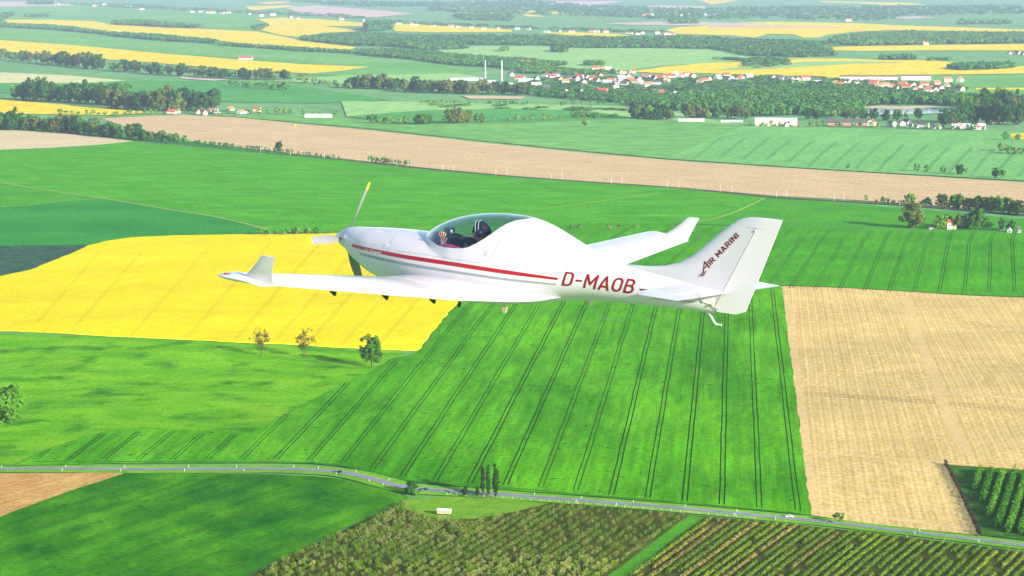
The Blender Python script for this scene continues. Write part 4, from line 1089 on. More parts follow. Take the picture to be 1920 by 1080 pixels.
# factory
house(875, 152, 90, 30, 6.5, 2.2, rad(6), 'white', 'pale', '', True, 'factory_hall', 'hall', False, 'long white factory hall left of the twin chimneys')
house(944, 163, 46, 26, 8, 2.0, rad(4), 'white', 'pale', '', True, 'factory_hall', 'hall', False, 'white factory hall below the right chimney')
house(922, 158, 30, 24, 8, 2.0, rad(4), 'white', 'pale', '', True, 'factory_hall', 'hall', False, 'small white factory hall between the two chimneys')
house(985, 154, 40, 14, 6, 3.0, rad(10), 'grey', 'pale', '', True, 'factory_hall', 'hall', False, 'grey factory wing right of the chimneys')
M_STACK = plain('chimney_concrete', (.60, .58, .56), .8)
for u, v, hp, lab in ((910, 150, 38, 'left of two tall pale factory chimneys'), (941, 154, 42, 'right of two tall pale factory chimneys')):
    x, y, z = P3(u, v); h = hp / pxm(v)
    c = empty('factory_chimney', (x, y, z + .5)); tag(c, lab, 'chimney', 'factory chimneys')
    mb = MB(); mb.tube([(0, 0, 0), (0, 0, h * .5), (0, 0, h * .97)], [2.3, 1.8, 1.4], 12); mb.build('shaft', M_STACK, c, True)
    mb = MB(); mb.tube([(0, 0, h * .965), (0, 0, h)], [1.6, 1.6], 12); mb.build('rim', M_ROOF['dark'], c)
house(990, 121, 72, 18, 6, 7, rad(-4), 'white', 'red', '', True, 'barn', 'barn', False, 'large red-roofed farm building on the meadow above the town')
house(970, 121, 16, 12, 5, 5, rad(60), 'grey', 'brown', '', False, 'barn', 'barn', False, 'small brown-roofed barn left of the red farm building')
# town
town = [(957, 143), (975, 150), (1006, 152), (1024, 146), (1036, 147), (1042, 144), (1050, 153), (1060, 158), (1072, 150), (1080, 152), (1086, 148), (1094, 158), (1101, 149), (1110, 152), (1118, 156), (1124, 146), (1130, 136), (1138, 160), (1146, 155), (1152, 161), (1153, 166), (1160, 158), (1164, 150), (1170, 161), (1176, 147), (1182, 154), (1188, 158), (1196, 152), (1200, 160), (1140, 134), (1116, 131), (1150, 137), (1168, 139), (1186, 138),
        (1208, 148), (1218, 146), (1226, 151), (1236, 150), (1246, 146), (1258, 147), (1266, 144), (1276, 145), (1288, 143), (1298, 147), (1250, 155), (1230, 160), (1215, 163), (1312, 158), (1320, 155), (1330, 153), (1240, 178), (1262, 178), (1346, 150), (1362, 146), (1372, 152), (1385, 153), (1392, 148), (1404, 148), (1450, 149), (1462, 150), (1482, 153), (1495, 152), (1510, 151), (1530, 156), (1005, 165), (1024, 171), (1060, 176), (1088, 178), (1130, 176)]
hamlet(town, 'in the town at centre', (12, 17), ('red', 'red', 'orange', 'brown', 'dark', 'pale'), ('white', 'white', 'cream'), k=1.5)
for u, v, L, r_ in ((1600, 152, 70, -6), (1655, 152, 78, -6), (1717, 151, 78, -5)):
    house(u, v, L, 15, 11, 4.0, rad(r_), 'white', 'brown', '', True, 'apartment_block', 'block', True, f'{["left", "middle", "right"][(u > 1630) + (u > 1700)]} of three long white apartment blocks at the town edge', 'apartment blocks', 3)
house(1736, 150, 22, 14, 10, 4, rad(80), 'white', 'brown', '', True, 'apartment_block', 'block', True, 'short white block right of the three apartment blocks', 'apartment blocks', 3)
town2 = [(1566, 161), (1573, 163), (1584, 160), (1592, 158), (1600, 163), (1606, 162), (1638, 160), (1646, 165), (1660, 164), (1672, 167), (1680, 172), (1692, 163), (1700, 168), (1712, 164), (1718, 172), (1724, 168), (1732, 162), (1738, 175), (1742, 170), (1750, 173), (1756, 162), (1763, 170), (1775, 166), (1800, 171), (1776, 154), (1800, 154), (1688, 176), (1728, 177)]
hamlet(town2, 'in the town quarter at right', (12, 17), ('red', 'red', 'orange', 'brown'), ('white', 'white', 'cream'), k=1.45)
# far villages, specks
fv = [(110, 9), (176, 12), (184, 12), (195, 10), (236, 13), (244, 14), (266, 18), (360, 24), (376, 23), (390, 25), (398, 25), (416, 26), (428, 25), (466, 28), (490, 31), (512, 30), (545, 34), (558, 36), (640, 38), (680, 41)]
hamlet(fv, 'in the far village at upper left', (16, 26), ('orange', 'pale', 'brown'), ('white',), False, 1.7)
fv2 = [(748, 46), (772, 47), (780, 48), (812, 50), (845, 51), (858, 52), (884, 53), (906, 55), (934, 55), (970, 56), (990, 56), (1025, 62), (1048, 60), (1072, 61), (1110, 61), (1118, 61), (1136, 62), (1180, 64), (1195, 65), (1205, 64), (1232, 64), (1250, 66), (1262, 66)]
hamlet(fv2, 'in the far village above the woods', (16, 24), ('orange', 'pale', 'brown'), ('white',), False, 1.35)
fv3 = [(1210, 30), (1222, 30), (1268, 28), (1275, 30), (1290, 30), (1304, 29), (1322, 29), (1340, 29), (1590, 40), (1630, 32)]
hamlet(fv3, 'in the farthest village', (18, 26), ('red', 'pale'), ('white',), False, 1.8)
hamlet([(1893, 102), (1908, 102), (1918, 103)], 'at the far right edge', (14, 20), ('red', 'brown'), ('white',), False, 1.3)
hamlet([(1735, 84)], 'at the edge of the far right wood', (16, 20), ('orange',), ('cream',), False, 1.4)
# silo
x, y, z = P3(25, 175)
s_ = empty('silo', (x, y, z + .5)); tag(s_, 'white silo at the left edge beside a dark wood', 'silo')
mb = MB(); mb.tube([(0, 0, 0), (0, 0, 17)], 4.2, 14); mb.build('tank', M_WALL['white'], s_, True)
mb = MB(); mb.tube([(0, 0, 17), (0, 0, 19.5)], [4.3, .4], 14); mb.build('cap', M_ROOF['pale'], s_)
# labels by place
byg = {}
for h in HOUSES:
    if h[7]: tag(h[0], h[7], h[6], h[8])
    else: byg.setdefault((h[5], h[4], h[3]), []).append(h)
for (ph, roof, wall), m in byg.items():
    m.sort(key=lambda h: h[1])
    for i, h in enumerate(m):
        b = f'{ROOFW[roof]} {wall} house {ph}'
        tag(h[0], b + (f', {ordinal(i + 1)} such from the left' if len(m) > 1 else ''), 'house', h[8])
# ================================================================ road furniture, cars, masts, hut
M_POST = plain('delineator_white', (.80, .80, .78), .5)
M_PBLK = plain('delineator_black', (.02, .02, .02), .5)
M_WOODP = plain('fence_wood', (.55, .48, .38), .8)
far_posts = [7, 120, 229, 346, 449, 553, 602, 652, 722, 757, 887, 988, 1090, 1174, 1277, 1379, 1720]
near_posts = [3, 121, 230, 347, 452, 635, 702, 739, 857, 1082, 1167, 1374, 1450, 1719, 1841]
_dl = np.gradient(road_line, axis=0); _dl /= np.linalg.norm(_dl, axis=1, keepdims=True); _nl = np.stack([_dl[:, 1], -_dl[:, 0]], -1)
def road_at(u):
    g = G(u, roadrow(u)); i = int(np.argmin(np.hypot(road_line[:, 0] - g[0], road_line[:, 1] - g[1])))
    return road_line[i], _dl[i], _nl[i]
def post_meshes():
    a = MB(); s = .11
    a.add([(-s, -s, 0), (s, -s, 0), (s, s, 0), (-s, s, 0), (-s, -s, 1.15), (s, -s, 1.15), (s, s, 1.32), (-s, s, 1.32)], [(0, 1, 5, 4), (1, 2, 6, 5), (2, 3, 7, 6), (3, 0, 4, 7), (4, 5, 6, 7)])
    b = MB(); b.box((0, 0, .95), (.235, .235, .24))
    return a.mesh('post', M_POST), b.mesh('band', M_PBLK)
pm, pb = post_meshes()
for side, us, w in (('far', far_posts, -4.6), ('near', near_posts, 4.6)):
    for i, u in enumerate(us):
        p, d, n = road_at(u)
        q = p + n * w
        e = empty('delineator_post', (q[0], q[1], float(height(*q)) + .1))
        tag(e, f'white roadside marker post on the {side} verge, {ordinal(i + 1)} from the left', 'post', 'marker posts along the road')
        link('post', pm, e); link('band', pb, e)
# wire fence posts above the plantation
us = list(np.arange(838, 1420, 17.5))
fpm = MB().tube([(0, 0, 0), (0, 0, 1.5)], .09, 6).mesh('fence_post', M_WOODP)
F_ = empty('wire_fence'); p0 = P3(838, roadrow(838) + 7.0); F_.location = p0
tag(F_, 'low wire fence with pale posts between road and shrub plantation', 'fence')
pts = []
for u in us:
    x, y, z = P3(u, roadrow(u) + 7.5)
    o = link('fence_post', fpm, F_); o.location = (x - p0[0], y - p0[1], z - p0[2]); pts.append(o.location.copy())
for hgt in (.5, 1.0, 1.4):
    MB().tube([(p.x, p.y, p.z + hgt) for p in pts], .015, 4).build('wire', M_SEAM if 'M_SEAM' in globals() else M_POST, F_)

# cars
def car(u, off, kind, body, label):
    p, d, n = road_at(u)
    q = p + n * off
    e = empty('parked_car' if False else 'car', (q[0], q[1], float(height(*q)) + .34), math.atan2(d[1], d[0]))
    tag(e, label, 'car', 'cars on the country road')
    prof = {'sedan': [(-2.2, .35), (-2.25, .75), (-2.1, .92), (-1.35, .98), (-.75, 1.42), (.45, 1.45), (1.15, 1.0), (2.0, .85), (2.25, .62), (2.22, .35)],
            'van': [(-2.3, .35), (-2.35, 1.0), (-2.25, 1.85), (-1.9, 1.95), (.9, 1.92), (1.6, 1.15), (2.25, .95), (2.35, .6), (2.3, .35)]}[kind]
    mb = MB(); k = len(prof)
    ins = [1.0 if z < 1.0 else .86 for x, z in prof]
    mb.add([(x, -.88 * i, z) for (x, z), i in zip(prof, ins)] + [(x, .88 * i, z) for (x, z), i in zip(prof, ins)], [tuple(range(k)), tuple(range(2 * k - 1, k - 1, -1))] + [(i, i + k, (i + 1) % k + k, (i + 1) % k) for i in range(k)])
    b = mb.build('body', plain('car_paint', body, .25, coat=.6), e)
    for s in (-1, 1):
        mb = MB(); zt = 1.36 if kind == 'sedan' else 1.75
        mb.add([(-1.15, s * .885, 1.0), (.95, s * .885, 1.0), (.40, s * .80, zt), (-.75, s * .80, zt)], [(0, 1, 2, 3) if s < 0 else (3, 2, 1, 0)]); mb.build('side_window', M_PANE, b)
        for x in (-1.35, 1.4):
            w = MB(); w.tube([(x, s * .70, .33), (x, s * .90, .33)], .33, 14); wo = w.build('wheel', M_PBLK, e)
            w = MB(); w.tube([(x, s * .90, .33), (x, s * .91, .33)], .19, 10); w.build('rim', M_POST, wo)
        mb = MB(); mb.box((2.22, s * .6, .68), (.08, .3, .16)); mb.build('headlight', M_POST, e)
        mb = MB(); mb.box((-2.24, s * .62, .72), (.08, .25, .16)); mb.build('tail_light', plain('tail_light_red', (.4, .01, .01), .3), e)
car(629, 1.6, 'sedan', (.02, .025, .05), 'dark blue car on the road bend left of the bushes')
car(797, 1.6, 'sedan', (.02, .03, .09), 'dark blue car on the road right of the corner bushes')
car(863, 1.6, 'van', (.012, .016, .03), 'dark van on the road left of the poplars')
car(1481, -1.6, 'sedan', (.62, .60, .45), 'cream car on the road below the right edge of the striped field')

# pale beehive trailer hut on the meadow
x, y, z = P3(833, 965)
hut = empty('trailer_hut', (x, y, z + .15), rad(-10)); tag(hut, 'small white-roofed trailer hut on the grass below the road', 'hut')
MB().box((0, 0, 1.55), (7.2, 2.6, 1.9)).build('wall', plain('hut_wall', (.66, .46, .34), .8), hut)
mb = MB()
ar = [(-1.55, 2.45), (-1.2, 2.9), (-.5, 3.15), (.5, 3.15), (1.2, 2.9), (1.55, 2.45)]
mb.add([(-3.75, a, b) for a, b in ar] + [(3.75, a, b) for a, b in ar], [(0, 1, 2, 3, 4, 5), (11, 10, 9, 8, 7, 6)] + [(i + 1, i, i + 6, i + 7) for i in range(5)] + [(0, 5, 11, 6)])
mb.build('roof', plain('hut_roof', (.78, .78, .78), .5), hut)
for k in range(5): MB().box((-2.6 + 1.3 * k, -1.32, 1.6), (.7, .08, .8)).build('hatch', plain('hut_hatch', (.42, .20, .13), .8), hut)
for dx in (-2.2, 2.2):
    for s in (-1, 1): MB().tube([(dx, s * 1.0, .42), (dx, s * 1.25, .42)], .42, 12).build('wheel', M_PBLK, hut)

# catenary masts in pairs along the railway
M_MAST = plain('mast_concrete', (.62, .60, .56), .7)
mm = MB().tube([(0, 0, 0), (0, 0, 8.6)], [.22, .16], 8).mesh('mast', M_MAST)
am = MB().tube([(0, 0, 7.4), (2.2, 0, 7.6)], .06, 6).tube([(0, 0, 6.2), (2.2, 0, 7.5)], .05, 6).mesh('arm', M_MAST)
cols = [493, 549, 613, 676, 748, 834, 934, 1038, 1150, 1255, 1355, 1459, 1567, 1690]
for i, u in enumerate(cols):
    for j, (du, w) in enumerate(((0, 4.6), (12.5, -4.6))):
        uu = u + du
        v = float(np.interp(uu, [p[0] for p in RAIL], [p[1] for p in RAIL]))
        g = G(uu, v); k = int(np.argmin(np.hypot(rail_line[:, 0] - g[0], rail_line[:, 1] - g[1])))
        d = rail_line[min(k + 1, len(rail_line) - 1)] - rail_line[k - 1]; d /= np.linalg.norm(d); n = np.array([d[1], -d[0]])
        q = rail_line[k] + n * w
        e = empty('catenary_mast', (g[0] + n[0] * w, g[1] + n[1] * w, float(height(*q)) + .5), math.atan2(-n[1] * w, -n[0] * w))
        tag(e, f'pale railway mast on the {"near" if w > 0 else "far"} side of the line, {ordinal(i + 1)} from the left', 'mast', 'masts along the railway')
        link('mast', mm, e); link('arm', am, e)
# yellow sign and white boxes by the lane at left, stones in the pasture
x, y, z = P3(554, 240)
sg_ = empty('sign_board', (x, y, z + .8), rad(-10)); tag(sg_, 'small yellow sign board by the lane right of the left hamlet', 'sign')
MB().tube([(0, 0, 0), (0, 0, 3)], .12, 6).build('pole', M_MAST, sg_); MB().box((0, -.1, 4.2), (3.0, .15, 3.6)).build('panel', plain('sign_yellow', (.8, .55, .02), .6), sg_)
# ================================================================ the aircraft
# frame: x forward from the spinner tip, y to port, z up from the thrust line
AC_LOC = None
def ac_frame():
    yaw, pit, rol = rad(35.0), rad(3.5), rad(2.4)
    F = Vector((-math.cos(yaw), math.sin(yaw), 0)); P = Vector((-math.sin(yaw), -math.cos(yaw), 0)); U = Vector((0, 0, 1))
    F2 = F * math.cos(pit) + U * math.sin(pit); U2 = -F * math.sin(pit) + U * math.cos(pit)
    P3 = P * math.cos(rol) + U2 * math.sin(rol); U3 = -P * math.sin(rol) + U2 * math.cos(rol)
    fw = Vector((0, math.cos(PITCH), -math.sin(PITCH))); up = Vector((0, math.sin(PITCH), math.cos(PITCH)))
    N = Vector((0, 0, CAM_H)) + 29.57 * (fw + Vector((1, 0, 0)) * ((632 - 960) / FPX) - up * ((443 - 540) / FPX))
    return Matrix(((F2.x, P3.x, U3.x, N.x), (F2.y, P3.y, U3.y, N.y), (F2.z, P3.z, U3.z, N.z), (0, 0, 0, 1)))

M_WHITE = plain('white_gelcoat', (0.60, 0.59, 0.625), 0.20, coat=0.5)
M_WHITE2 = plain('white_paint_satin', (0.58, 0.575, 0.61), 0.35)
M_RED = plain('red_stripe', (0.36, 0.003, 0.008), 0.3, coat=0.3)
M_DKRED = plain('dark_red_lettering', (0.16, 0.003, 0.010), 0.3, coat=0.3)
M_GREY = plain('grey_stripe', (0.26, 0.31, 0.33), 0.35)
M_SEAM = plain('panel_seam', (0.42, 0.42, 0.44), 0.6)
M_BLACK = plain('black_plastic', (0.006, 0.006, 0.007), 0.5)
M_NAVY = plain('navy_fabric', (0.004, 0.005, 0.016), 0.8)
M_DARK = plain('cockpit_dark', (0.005, 0.005, 0.007), 0.9)
M_SILVER = plain('silver_trim', (0.45, 0.45, 0.46), 0.35, metallic=0.6)
M_PROP = plain('grey_propeller', (0.20, 0.21, 0.22), 0.4)
M_YTIP = plain('yellow_blade_tip', (0.80, 0.52, 0.01), 0.4)
M_SKIN = plain('skin', (0.55, 0.27, 0.19), 0.55)
M_PINK = plain('pink_shirt', (0.72, 0.045, 0.22), 0.8, noise=0.25, nscale=14)
M_BRASS = plain('brass', (0.35, 0.25, 0.08), 0.35, metallic=0.8)
M_WTXT = plain('white_lettering', (0.85, 0.85, 0.85), 0.4)
M_REDL = plain('red_lens', (0.45, 0.02, 0.02), 0.15)

def glass_mat():
    m, nt, p = new_mat('canopy_acrylic')
    nt.nodes.remove(p)
    out = nt.nodes['Material Output']
    tr = nt.nodes.new('ShaderNodeBsdfTransparent'); tr.inputs[0].default_value = (0.78, 0.82, 0.88, 1)
    gl = nt.nodes.new('ShaderNodeBsdfGlossy'); gl.inputs[0].default_value = (1, 1, 1, 1); gl.inputs['Roughness'].default_value = 0.02
    lw = nt.nodes.new('ShaderNodeLayerWeight'); lw.inputs['Blend'].default_value = 0.5
    pw = nt.nodes.new('ShaderNodeMath'); pw.operation = 'POWER'; pw.inputs[1].default_value = 2.1
    fr = nt.nodes.new('ShaderNodeMapRange'); fr.inputs['To Min'].default_value = 0.05; fr.inputs['To Max'].default_value = 0.85
    mx = nt.nodes.new('ShaderNodeMixShader')
    nt.links.new(lw.outputs['Facing'], pw.inputs[0]); nt.links.new(pw.outputs[0], fr.inputs['Value'])
    nt.links.new(fr.outputs[0], mx.inputs[0]); nt.links.new(tr.outputs[0], mx.inputs[1]); nt.links.new(gl.outputs[0], mx.inputs[2])
    nt.links.new(mx.outputs[0], out.inputs[0])
    return m
M_GLASS = glass_mat()

def pchip(xs, ys):
    xs = np.asarray(xs, float); ys = np.asarray(ys, float)
    h = np.diff(xs); d = np.diff(ys) / h
    m = np.zeros_like(ys)
    for i in range(1, len(xs) - 1):
        if d[i - 1] * d[i] > 0:
            w1 = 2 * h[i] + h[i - 1]; w2 = h[i] + 2 * h[i - 1]
            m[i] = (w1 + w2) / (w1 / d[i - 1] + w2 / d[i])
    m[0] = d[0]; m[-1] = d[-1]
    def fn(x):
        x = np.clip(np.asarray(x, float), xs[0], xs[-1])
        i = np.clip(np.searchsorted(xs, x) - 1, 0, len(xs) - 2)
        t = (x - xs[i]) / h[i]
        return ((2*t**3 - 3*t**2 + 1) * ys[i] + (t**3 - 2*t**2 + t) * h[i] * m[i]
                + (-2*t**3 + 3*t**2) * ys[i+1] + (t**3 - t**2) * h[i] * m[i+1])
    return fn

# a = distance aft of the spinner tip: top, bottom, half width, height of the widest point
FUS = [
 (0.24, .150, -.165, .165, -.005), (0.30, .160, -.200, .205, -.02), (0.39, .172, -.250, .255, -.035), (0.55, .188, -.325, .325, -.055),
 (0.69, .203, -.380, .380, -.075), (0.90, .220, -.440, .435, -.095), (1.20, .237, -.500, .495, -.11),
 (1.48, .246, -.535, .535, -.11), (1.64, .345, -.54, .548, -.11), (1.84, .448, -.545, .558, -.11),
 (2.05, .522, -.54, .562, -.11), (2.26, .570, -.53, .562, -.11), (2.46, .601, -.515, .556, -.10), (2.67, .618, -.495, .545, -.09),
 (2.88, .620, -.465, .525, -.075), (3.08, .598, -.43, .498, -.06), (3.29, .545, -.39, .462, -.045),
 (3.50, .470, -.345, .420, -.03), (3.76, .372, -.292, .362, -.015), (3.95, .305, -.266, .320, -.01),
 (4.15, .258, -.250, .285, -.005), (4.44, .215, -.230, .238, -.005), (4.73, .185, -.215, .195, -.01), (5.10, .155, -.195, .145, -.02),
 (5.45, .125, -.180, .095, -.03), (5.66, .105, -.172, .055, -.03)]
_fa = np.array(FUS)
f_top, f_bot, f_w, f_zm = [pchip(_fa[:, 0], _fa[:, k]) for k in (1, 2, 3, 4)]
NEXP = 2.15
# the bubble canopy rises out of the deck: deck crest height and bubble half width
f_deck = pchip([.24, .30, .39, .55, .69, .90, 1.20, 1.48, 1.8, 2.1, 2.5, 3.0, 5.66], [.150, .160, .172, .188, .203, .220, .237, .246, .262, .275, .29, .29, .29])
f_wb = pchip([1.46, 1.50, 1.58, 1.70, 1.84, 2.0, 2.2, 2.5], [.02, .16, .315, .425, .495, .53, .555, .56])
def _wb(a): return np.minimum(np.where(a > 2.45, 9.0, f_wb(a)), f_w(a))
def _deck(a): return np.minimum(f_deck(a), f_top(a))
def bubble(a, y):
    u = np.clip(np.abs(y) / _wb(a), 0, 1)
    return np.where(a > 1.46, f_zm(a) + (f_top(a) - f_zm(a)) * (1 - u ** NEXP) ** (1 / NEXP), -9.0)
def fus_point(a, t):
    c, s = np.cos(t), np.sin(t)
    y = f_w(a) * np.sign(c) * np.abs(c) ** (2 / NEXP)
    zt = np.where(s >= 0, _deck(a) - f_zm(a), f_zm(a) - f_bot(a))
    z = f_zm(a) + zt * np.sign(s) * np.abs(s) ** (2 / NEXP)
    z = np.where(s > 0, np.maximum(z, bubble(a, y)), z)
    return y, z
def fus_y(x, z):
    a = -np.asarray(x, float); z = np.asarray(z, float)
    zm = f_zm(a)
    h = np.where(z >= zm, _deck(a) - zm, zm - f_bot(a))
    u = np.clip(np.abs((z - zm) / h), 0, 1)
    yd = f_w(a) * (1 - u ** NEXP) ** (1 / NEXP)
    ub = np.clip((z - zm) / (f_top(a) - zm), 0, 1)
    yb = np.where((a > 1.46) & (z >= zm), _wb(a) * (1 - ub ** NEXP) ** (1 / NEXP), 0)
    return np.maximum(yd, yb)
def fus_normal(x, z, y):
    e = 2e-3
    dx = (fus_y(x + e, z) - fus_y(x - e, z)) / (2 * e)
    dz = (fus_y(x, z + e) - fus_y(x, z - e)) / (2 * e)
    n = np.stack([-dx, np.ones_like(dx), -dz], -1)
    return n / np.linalg.norm(n, axis=-1, keepdims=True)

def poly_sdf(poly, X, Z):
    P = np.asarray(poly, float); Q = np.roll(P, -1, 0)
    d = np.full(X.shape, 1e9); inside = np.zeros(X.shape, bool)
    for (x0, z0), (x1, z1) in zip(P, Q):
        ex, ez = x1 - x0, z1 - z0
        t = np.clip(((X - x0) * ex + (Z - z0) * ez) / (ex * ex + ez * ez + 1e-12), 0, 1)
        d = np.minimum(d, np.hypot(X - x0 - t * ex, Z - z0 - t * ez))
        c = ((z0 > Z) != (z1 > Z)) & (X < (x1 - x0) * (Z - z0) / (z1 - z0 + 1e-15) + x0)
        inside ^= c
    return np.where(inside, -d, d)

def clip_grid(V, quads, D, keep_neg):
    """cut a quad mesh along D = 0 and keep one side; smooth exact outline"""
    S = -1.0 if keep_neg else 1.0
    verts = []; faces = []; idx = {}; mid = {}
    def vid(i):
        if i not in idx:
            idx[i] = len(verts); verts.append(V[i])
        return idx[i]
    def eid(i, j):
        k = (min(i, j), max(i, j))
        if k not in mid:
            t = D[k[0]] / (D[k[0]] - D[k[1]])
            mid[k] = len(verts); verts.append(V[k[0]] * (1 - t) + V[k[1]] * t)
        return mid[k]
    for q in quads:
        s = [S * D[i] > 0 for i in q]
        if all(s):
            faces.append([vid(i) for i in q]); continue
        if not any(s):
            continue
        out = []
        for k in range(len(q)):
            i, j = q[k], q[(k + 1) % len(q)]
            si, sj = s[k], s[(k + 1) % len(q)]
            if si: out.append(vid(i))
            if si != sj: out.append(eid(i, j))
        if len(out) >= 3: faces.append(out)
    return verts, faces

# ---- the fuselage surface as a dense grid
_as = np.unique(np.concatenate([np.linspace(.24, .8, 30), np.linspace(.8, 3.4, 130), np.linspace(3.4, 5.66, 60)]))
_nt = 144
_tt = np.linspace(0, 2 * np.pi, _nt, endpoint=False) + np.pi / _nt
_A, _T = np.meshgrid(_as, _tt, indexing='ij')
_Y, _Z = fus_point(_A, _T)
FV = np.stack([-_A, _Y, _Z], -1).reshape(-1, 3)
FQ = []
for _i in range(len(_as) - 1):
    for _k in range(_nt):
        _k2 = (_k + 1) % _nt
        FQ.append((_i * _nt + _k, (_i + 1) * _nt + _k, (_i + 1) * _nt + _k2, _i * _nt + _k2))
GLASS_POLY = [(-1.47, .246), (-1.56, .262), (-1.66, .266), (-1.72, .258), (-1.745, .235), (-1.765, .217), (-1.845, .194), (-1.94, .169), (-2.06, .158),
              (-2.235, .166), (-2.35, .178), (-2.44, .203), (-2.54, .26), (-2.635, .33), (-2.71, .40), (-2.77, .468), (-2.83, .528), (-2.91, .578), (-3.0, .600),
              (-3.03, .9), (-1.40, .9), (-1.40, .246)]

AIRCRAFT = empty('light_aircraft')
AIRCRAFT.matrix_world = ac_frame()
tag(AIRCRAFT, 'white low-wing two-seat light aircraft flying above the fields', 'aircraft')

# the lower nose opens to the spinner, so the front ring gets a cap
sd_glass = poly_sdf(GLASS_POLY, FV[:, 0], FV[:, 2])
_a = -FV[:, 0]; _dz = f_zm(_a) + (_deck(_a) - f_zm(_a)) * (1 - np.clip(np.abs(FV[:, 1]) / f_w(_a), 0, 1) ** NEXP) ** (1 / NEXP)
_fr = np.where((_a < 2.0) & (FV[:, 2] > .05), np.maximum(np.clip(_dz - bubble(_a, FV[:, 1]), -1, 1), .196 - FV[:, 2]), 1.0)
sd_glass = np.minimum(sd_glass, _fr + .004)
v_, f_ = clip_grid(FV, FQ, sd_glass, False)
_nb = len(v_)
v_.append(np.array([-.24, 0, -.01]))
_ring = [i for i in range(_nb) if abs(v_[i][0] + .24) < 1e-6]
_ring.sort(key=lambda i: math.atan2(v_[i][2] + .01, v_[i][1]))
for i in range(len(_ring)):
    f_.append([_ring[i], _nb, _ring[(i + 1) % len(_ring)]])
fus_o = link('fuselage', mesh('fuselage', v_, f_, M_WHITE, True), AIRCRAFT)
v_, f_ = clip_grid(FV, FQ, sd_glass, True)
canopy_o = link('canopy', mesh('canopy', v_, f_, M_GLASS, True), AIRCRAFT)
canopy_o['label'] = 'clear bubble canopy'
# dark lining inside the cockpit
_sel = (FV[:, 0] < -1.42) & (FV[:, 0] > -3.2)
_quads = [q for q in FQ if all(_sel[i] for i in q)]
LV = FV.copy()
_cz = f_zm(-LV[:, 0])
LV[:, 1] *= 0.965; LV[:, 2] = _cz + (LV[:, 2] - _cz) * 0.965
v_, f_ = clip_grid(LV, _quads, poly_sdf([(x, z - .012) for x, z in GLASS_POLY], LV[:, 0], LV[:, 2]) - .012, False)
lining = link('cockpit_lining', mesh('cockpit_lining', v_, f_, M_DARK, True), AIRCRAFT)

def surf(X, Z, lift, side=1):
    X = np.asarray(X, float); Z = np.asarray(Z, float)
    Y = fus_y(X, Z)
    v = np.stack([X, Y, Z], -1) + fus_normal(X, Z, Y) * lift
    v[..., 1] *= side
    return v
def band(top, bot, mat, name, parent, lift=.0025):
    """a painted stripe: top and bottom edge as (x, z) polylines running aft"""
    tx, tz = np.array(top).T; bx, bz = np.array(bot).T
    n, m = 150, 5
    u = np.linspace(0, 1, n)
    def run(x, z):
        s = np.concatenate([[0], np.cumsum(np.hypot(np.diff(x), np.diff(z)))]); s /= s[-1]
        return np.interp(u, s, x), np.interp(u, s, z)
    tX, tZ = run(tx, tz); bX, bZ = run(bx, bz)
    w = np.linspace(0, 1, m)[None, :]
    X = tX[:, None] * (1 - w) + bX[:, None] * w; Z = tZ[:, None] * (1 - w) + bZ[:, None] * w
    v = surf(X, Z, lift).reshape(-1, 3)
    f = [(i * m + j, i * m + j + 1, (i + 1) * m + j + 1, (i + 1) * m + j) for i in range(n - 1) for j in range(m - 1)]
    return link(name, mesh(name, v, f, mat, True), parent)
# ---- stripes, seams, fasteners
band([(-.487, -.034), (-.497, -.022), (-.515, -.017), (-.62, -.017), (-.95, -.016), (-1.52, -.011), (-2.36, .004), (-3.10, .003), (-3.695, -.007)],
     [(-.487, -.036), (-.503, -.050), (-.53, -.054), (-.62, -.057), (-.966, -.061), (-1.53, -.056), (-2.362, -.044), (-3.107, -.044), (-3.684, -.034)], M_RED, 'red_stripe', fus_o)
band([(-.682, -.111), (-.69, -.102), (-.72, -.1), (-.972, -.1), (-1.536, -.101), (-2.368, -.099), (-3.111, -.093), (-3.671, -.081)],
     [(-.682, -.113), (-.70, -.122), (-.748, -.126), (-.974, -.134), (-1.539, -.137), (-2.37, -.125), (-3.111, -.119), (-3.663, -.098)], M_GREY, 'grey_stripe', fus_o)
band([(-4.715, -.004), (-4.872, -.001), (-4.93, .004)], [(-4.725, -.024), (-4.85, -.024), (-4.93, -.020)], M_DKRED, 'red_stripe', fus_o)
band([(-4.89, -.086), (-5.15, -.075), (-5.409, -.063)], [(-4.89, -.104), (-5.15, -.092), (-5.41, -.077)], M_GREY, 'grey_stripe', fus_o)
def seam(pts, w=.006):
    up = []; dn = []
    for i, p in enumerate(pts):
        q0 = Vector(pts[max(i - 1, 0)]); q1 = Vector(pts[min(i + 1, len(pts) - 1)])
        d = (q1 - q0).normalized(); n = Vector((-d.y, d.x)) * w / 2
        up.append((p[0] + n.x, p[1] + n.y)); dn.append((p[0] - n.x, p[1] - n.y))
    return up, dn
for s_ in ([(-1.205, -.14), (-1.207, -.2), (-1.21, -.319), (-1.22, -.45)],
           [(-2.875, .40), (-2.866, .362), (-2.845, .235), (-2.79, .11), (-2.74, .065), (-2.66, .043), (-2.3, .038), (-1.858, .033), (-1.364, .02)],
           [(-1.20, -.01), (-1.19, .10), (-1.17, .19)]):
    band(*seam(s_), M_SEAM, 'panel_seam', fus_o, .0015)
for x_, z_ in ((-.574, .036), (-.764, .037), (-.933, .04), (-1.12, .02), (-1.105, .05), (-1.182, .096), (-1.157, -.209), (-1.16, -.30)):
    c_ = [(x_ + .008 * math.cos(k * math.pi / 4), z_ + .008 * math.sin(k * math.pi / 4)) for k in range(8)]
    yy = [float(fus_y(*p)) + .003 for p in c_]
    mb = MB(); mb.add([(p[0], y, p[1]) for p, y in zip(c_, yy)], [tuple(range(7, -1, -1))])
    mb.build('fastener', M_SILVER, fus_o)
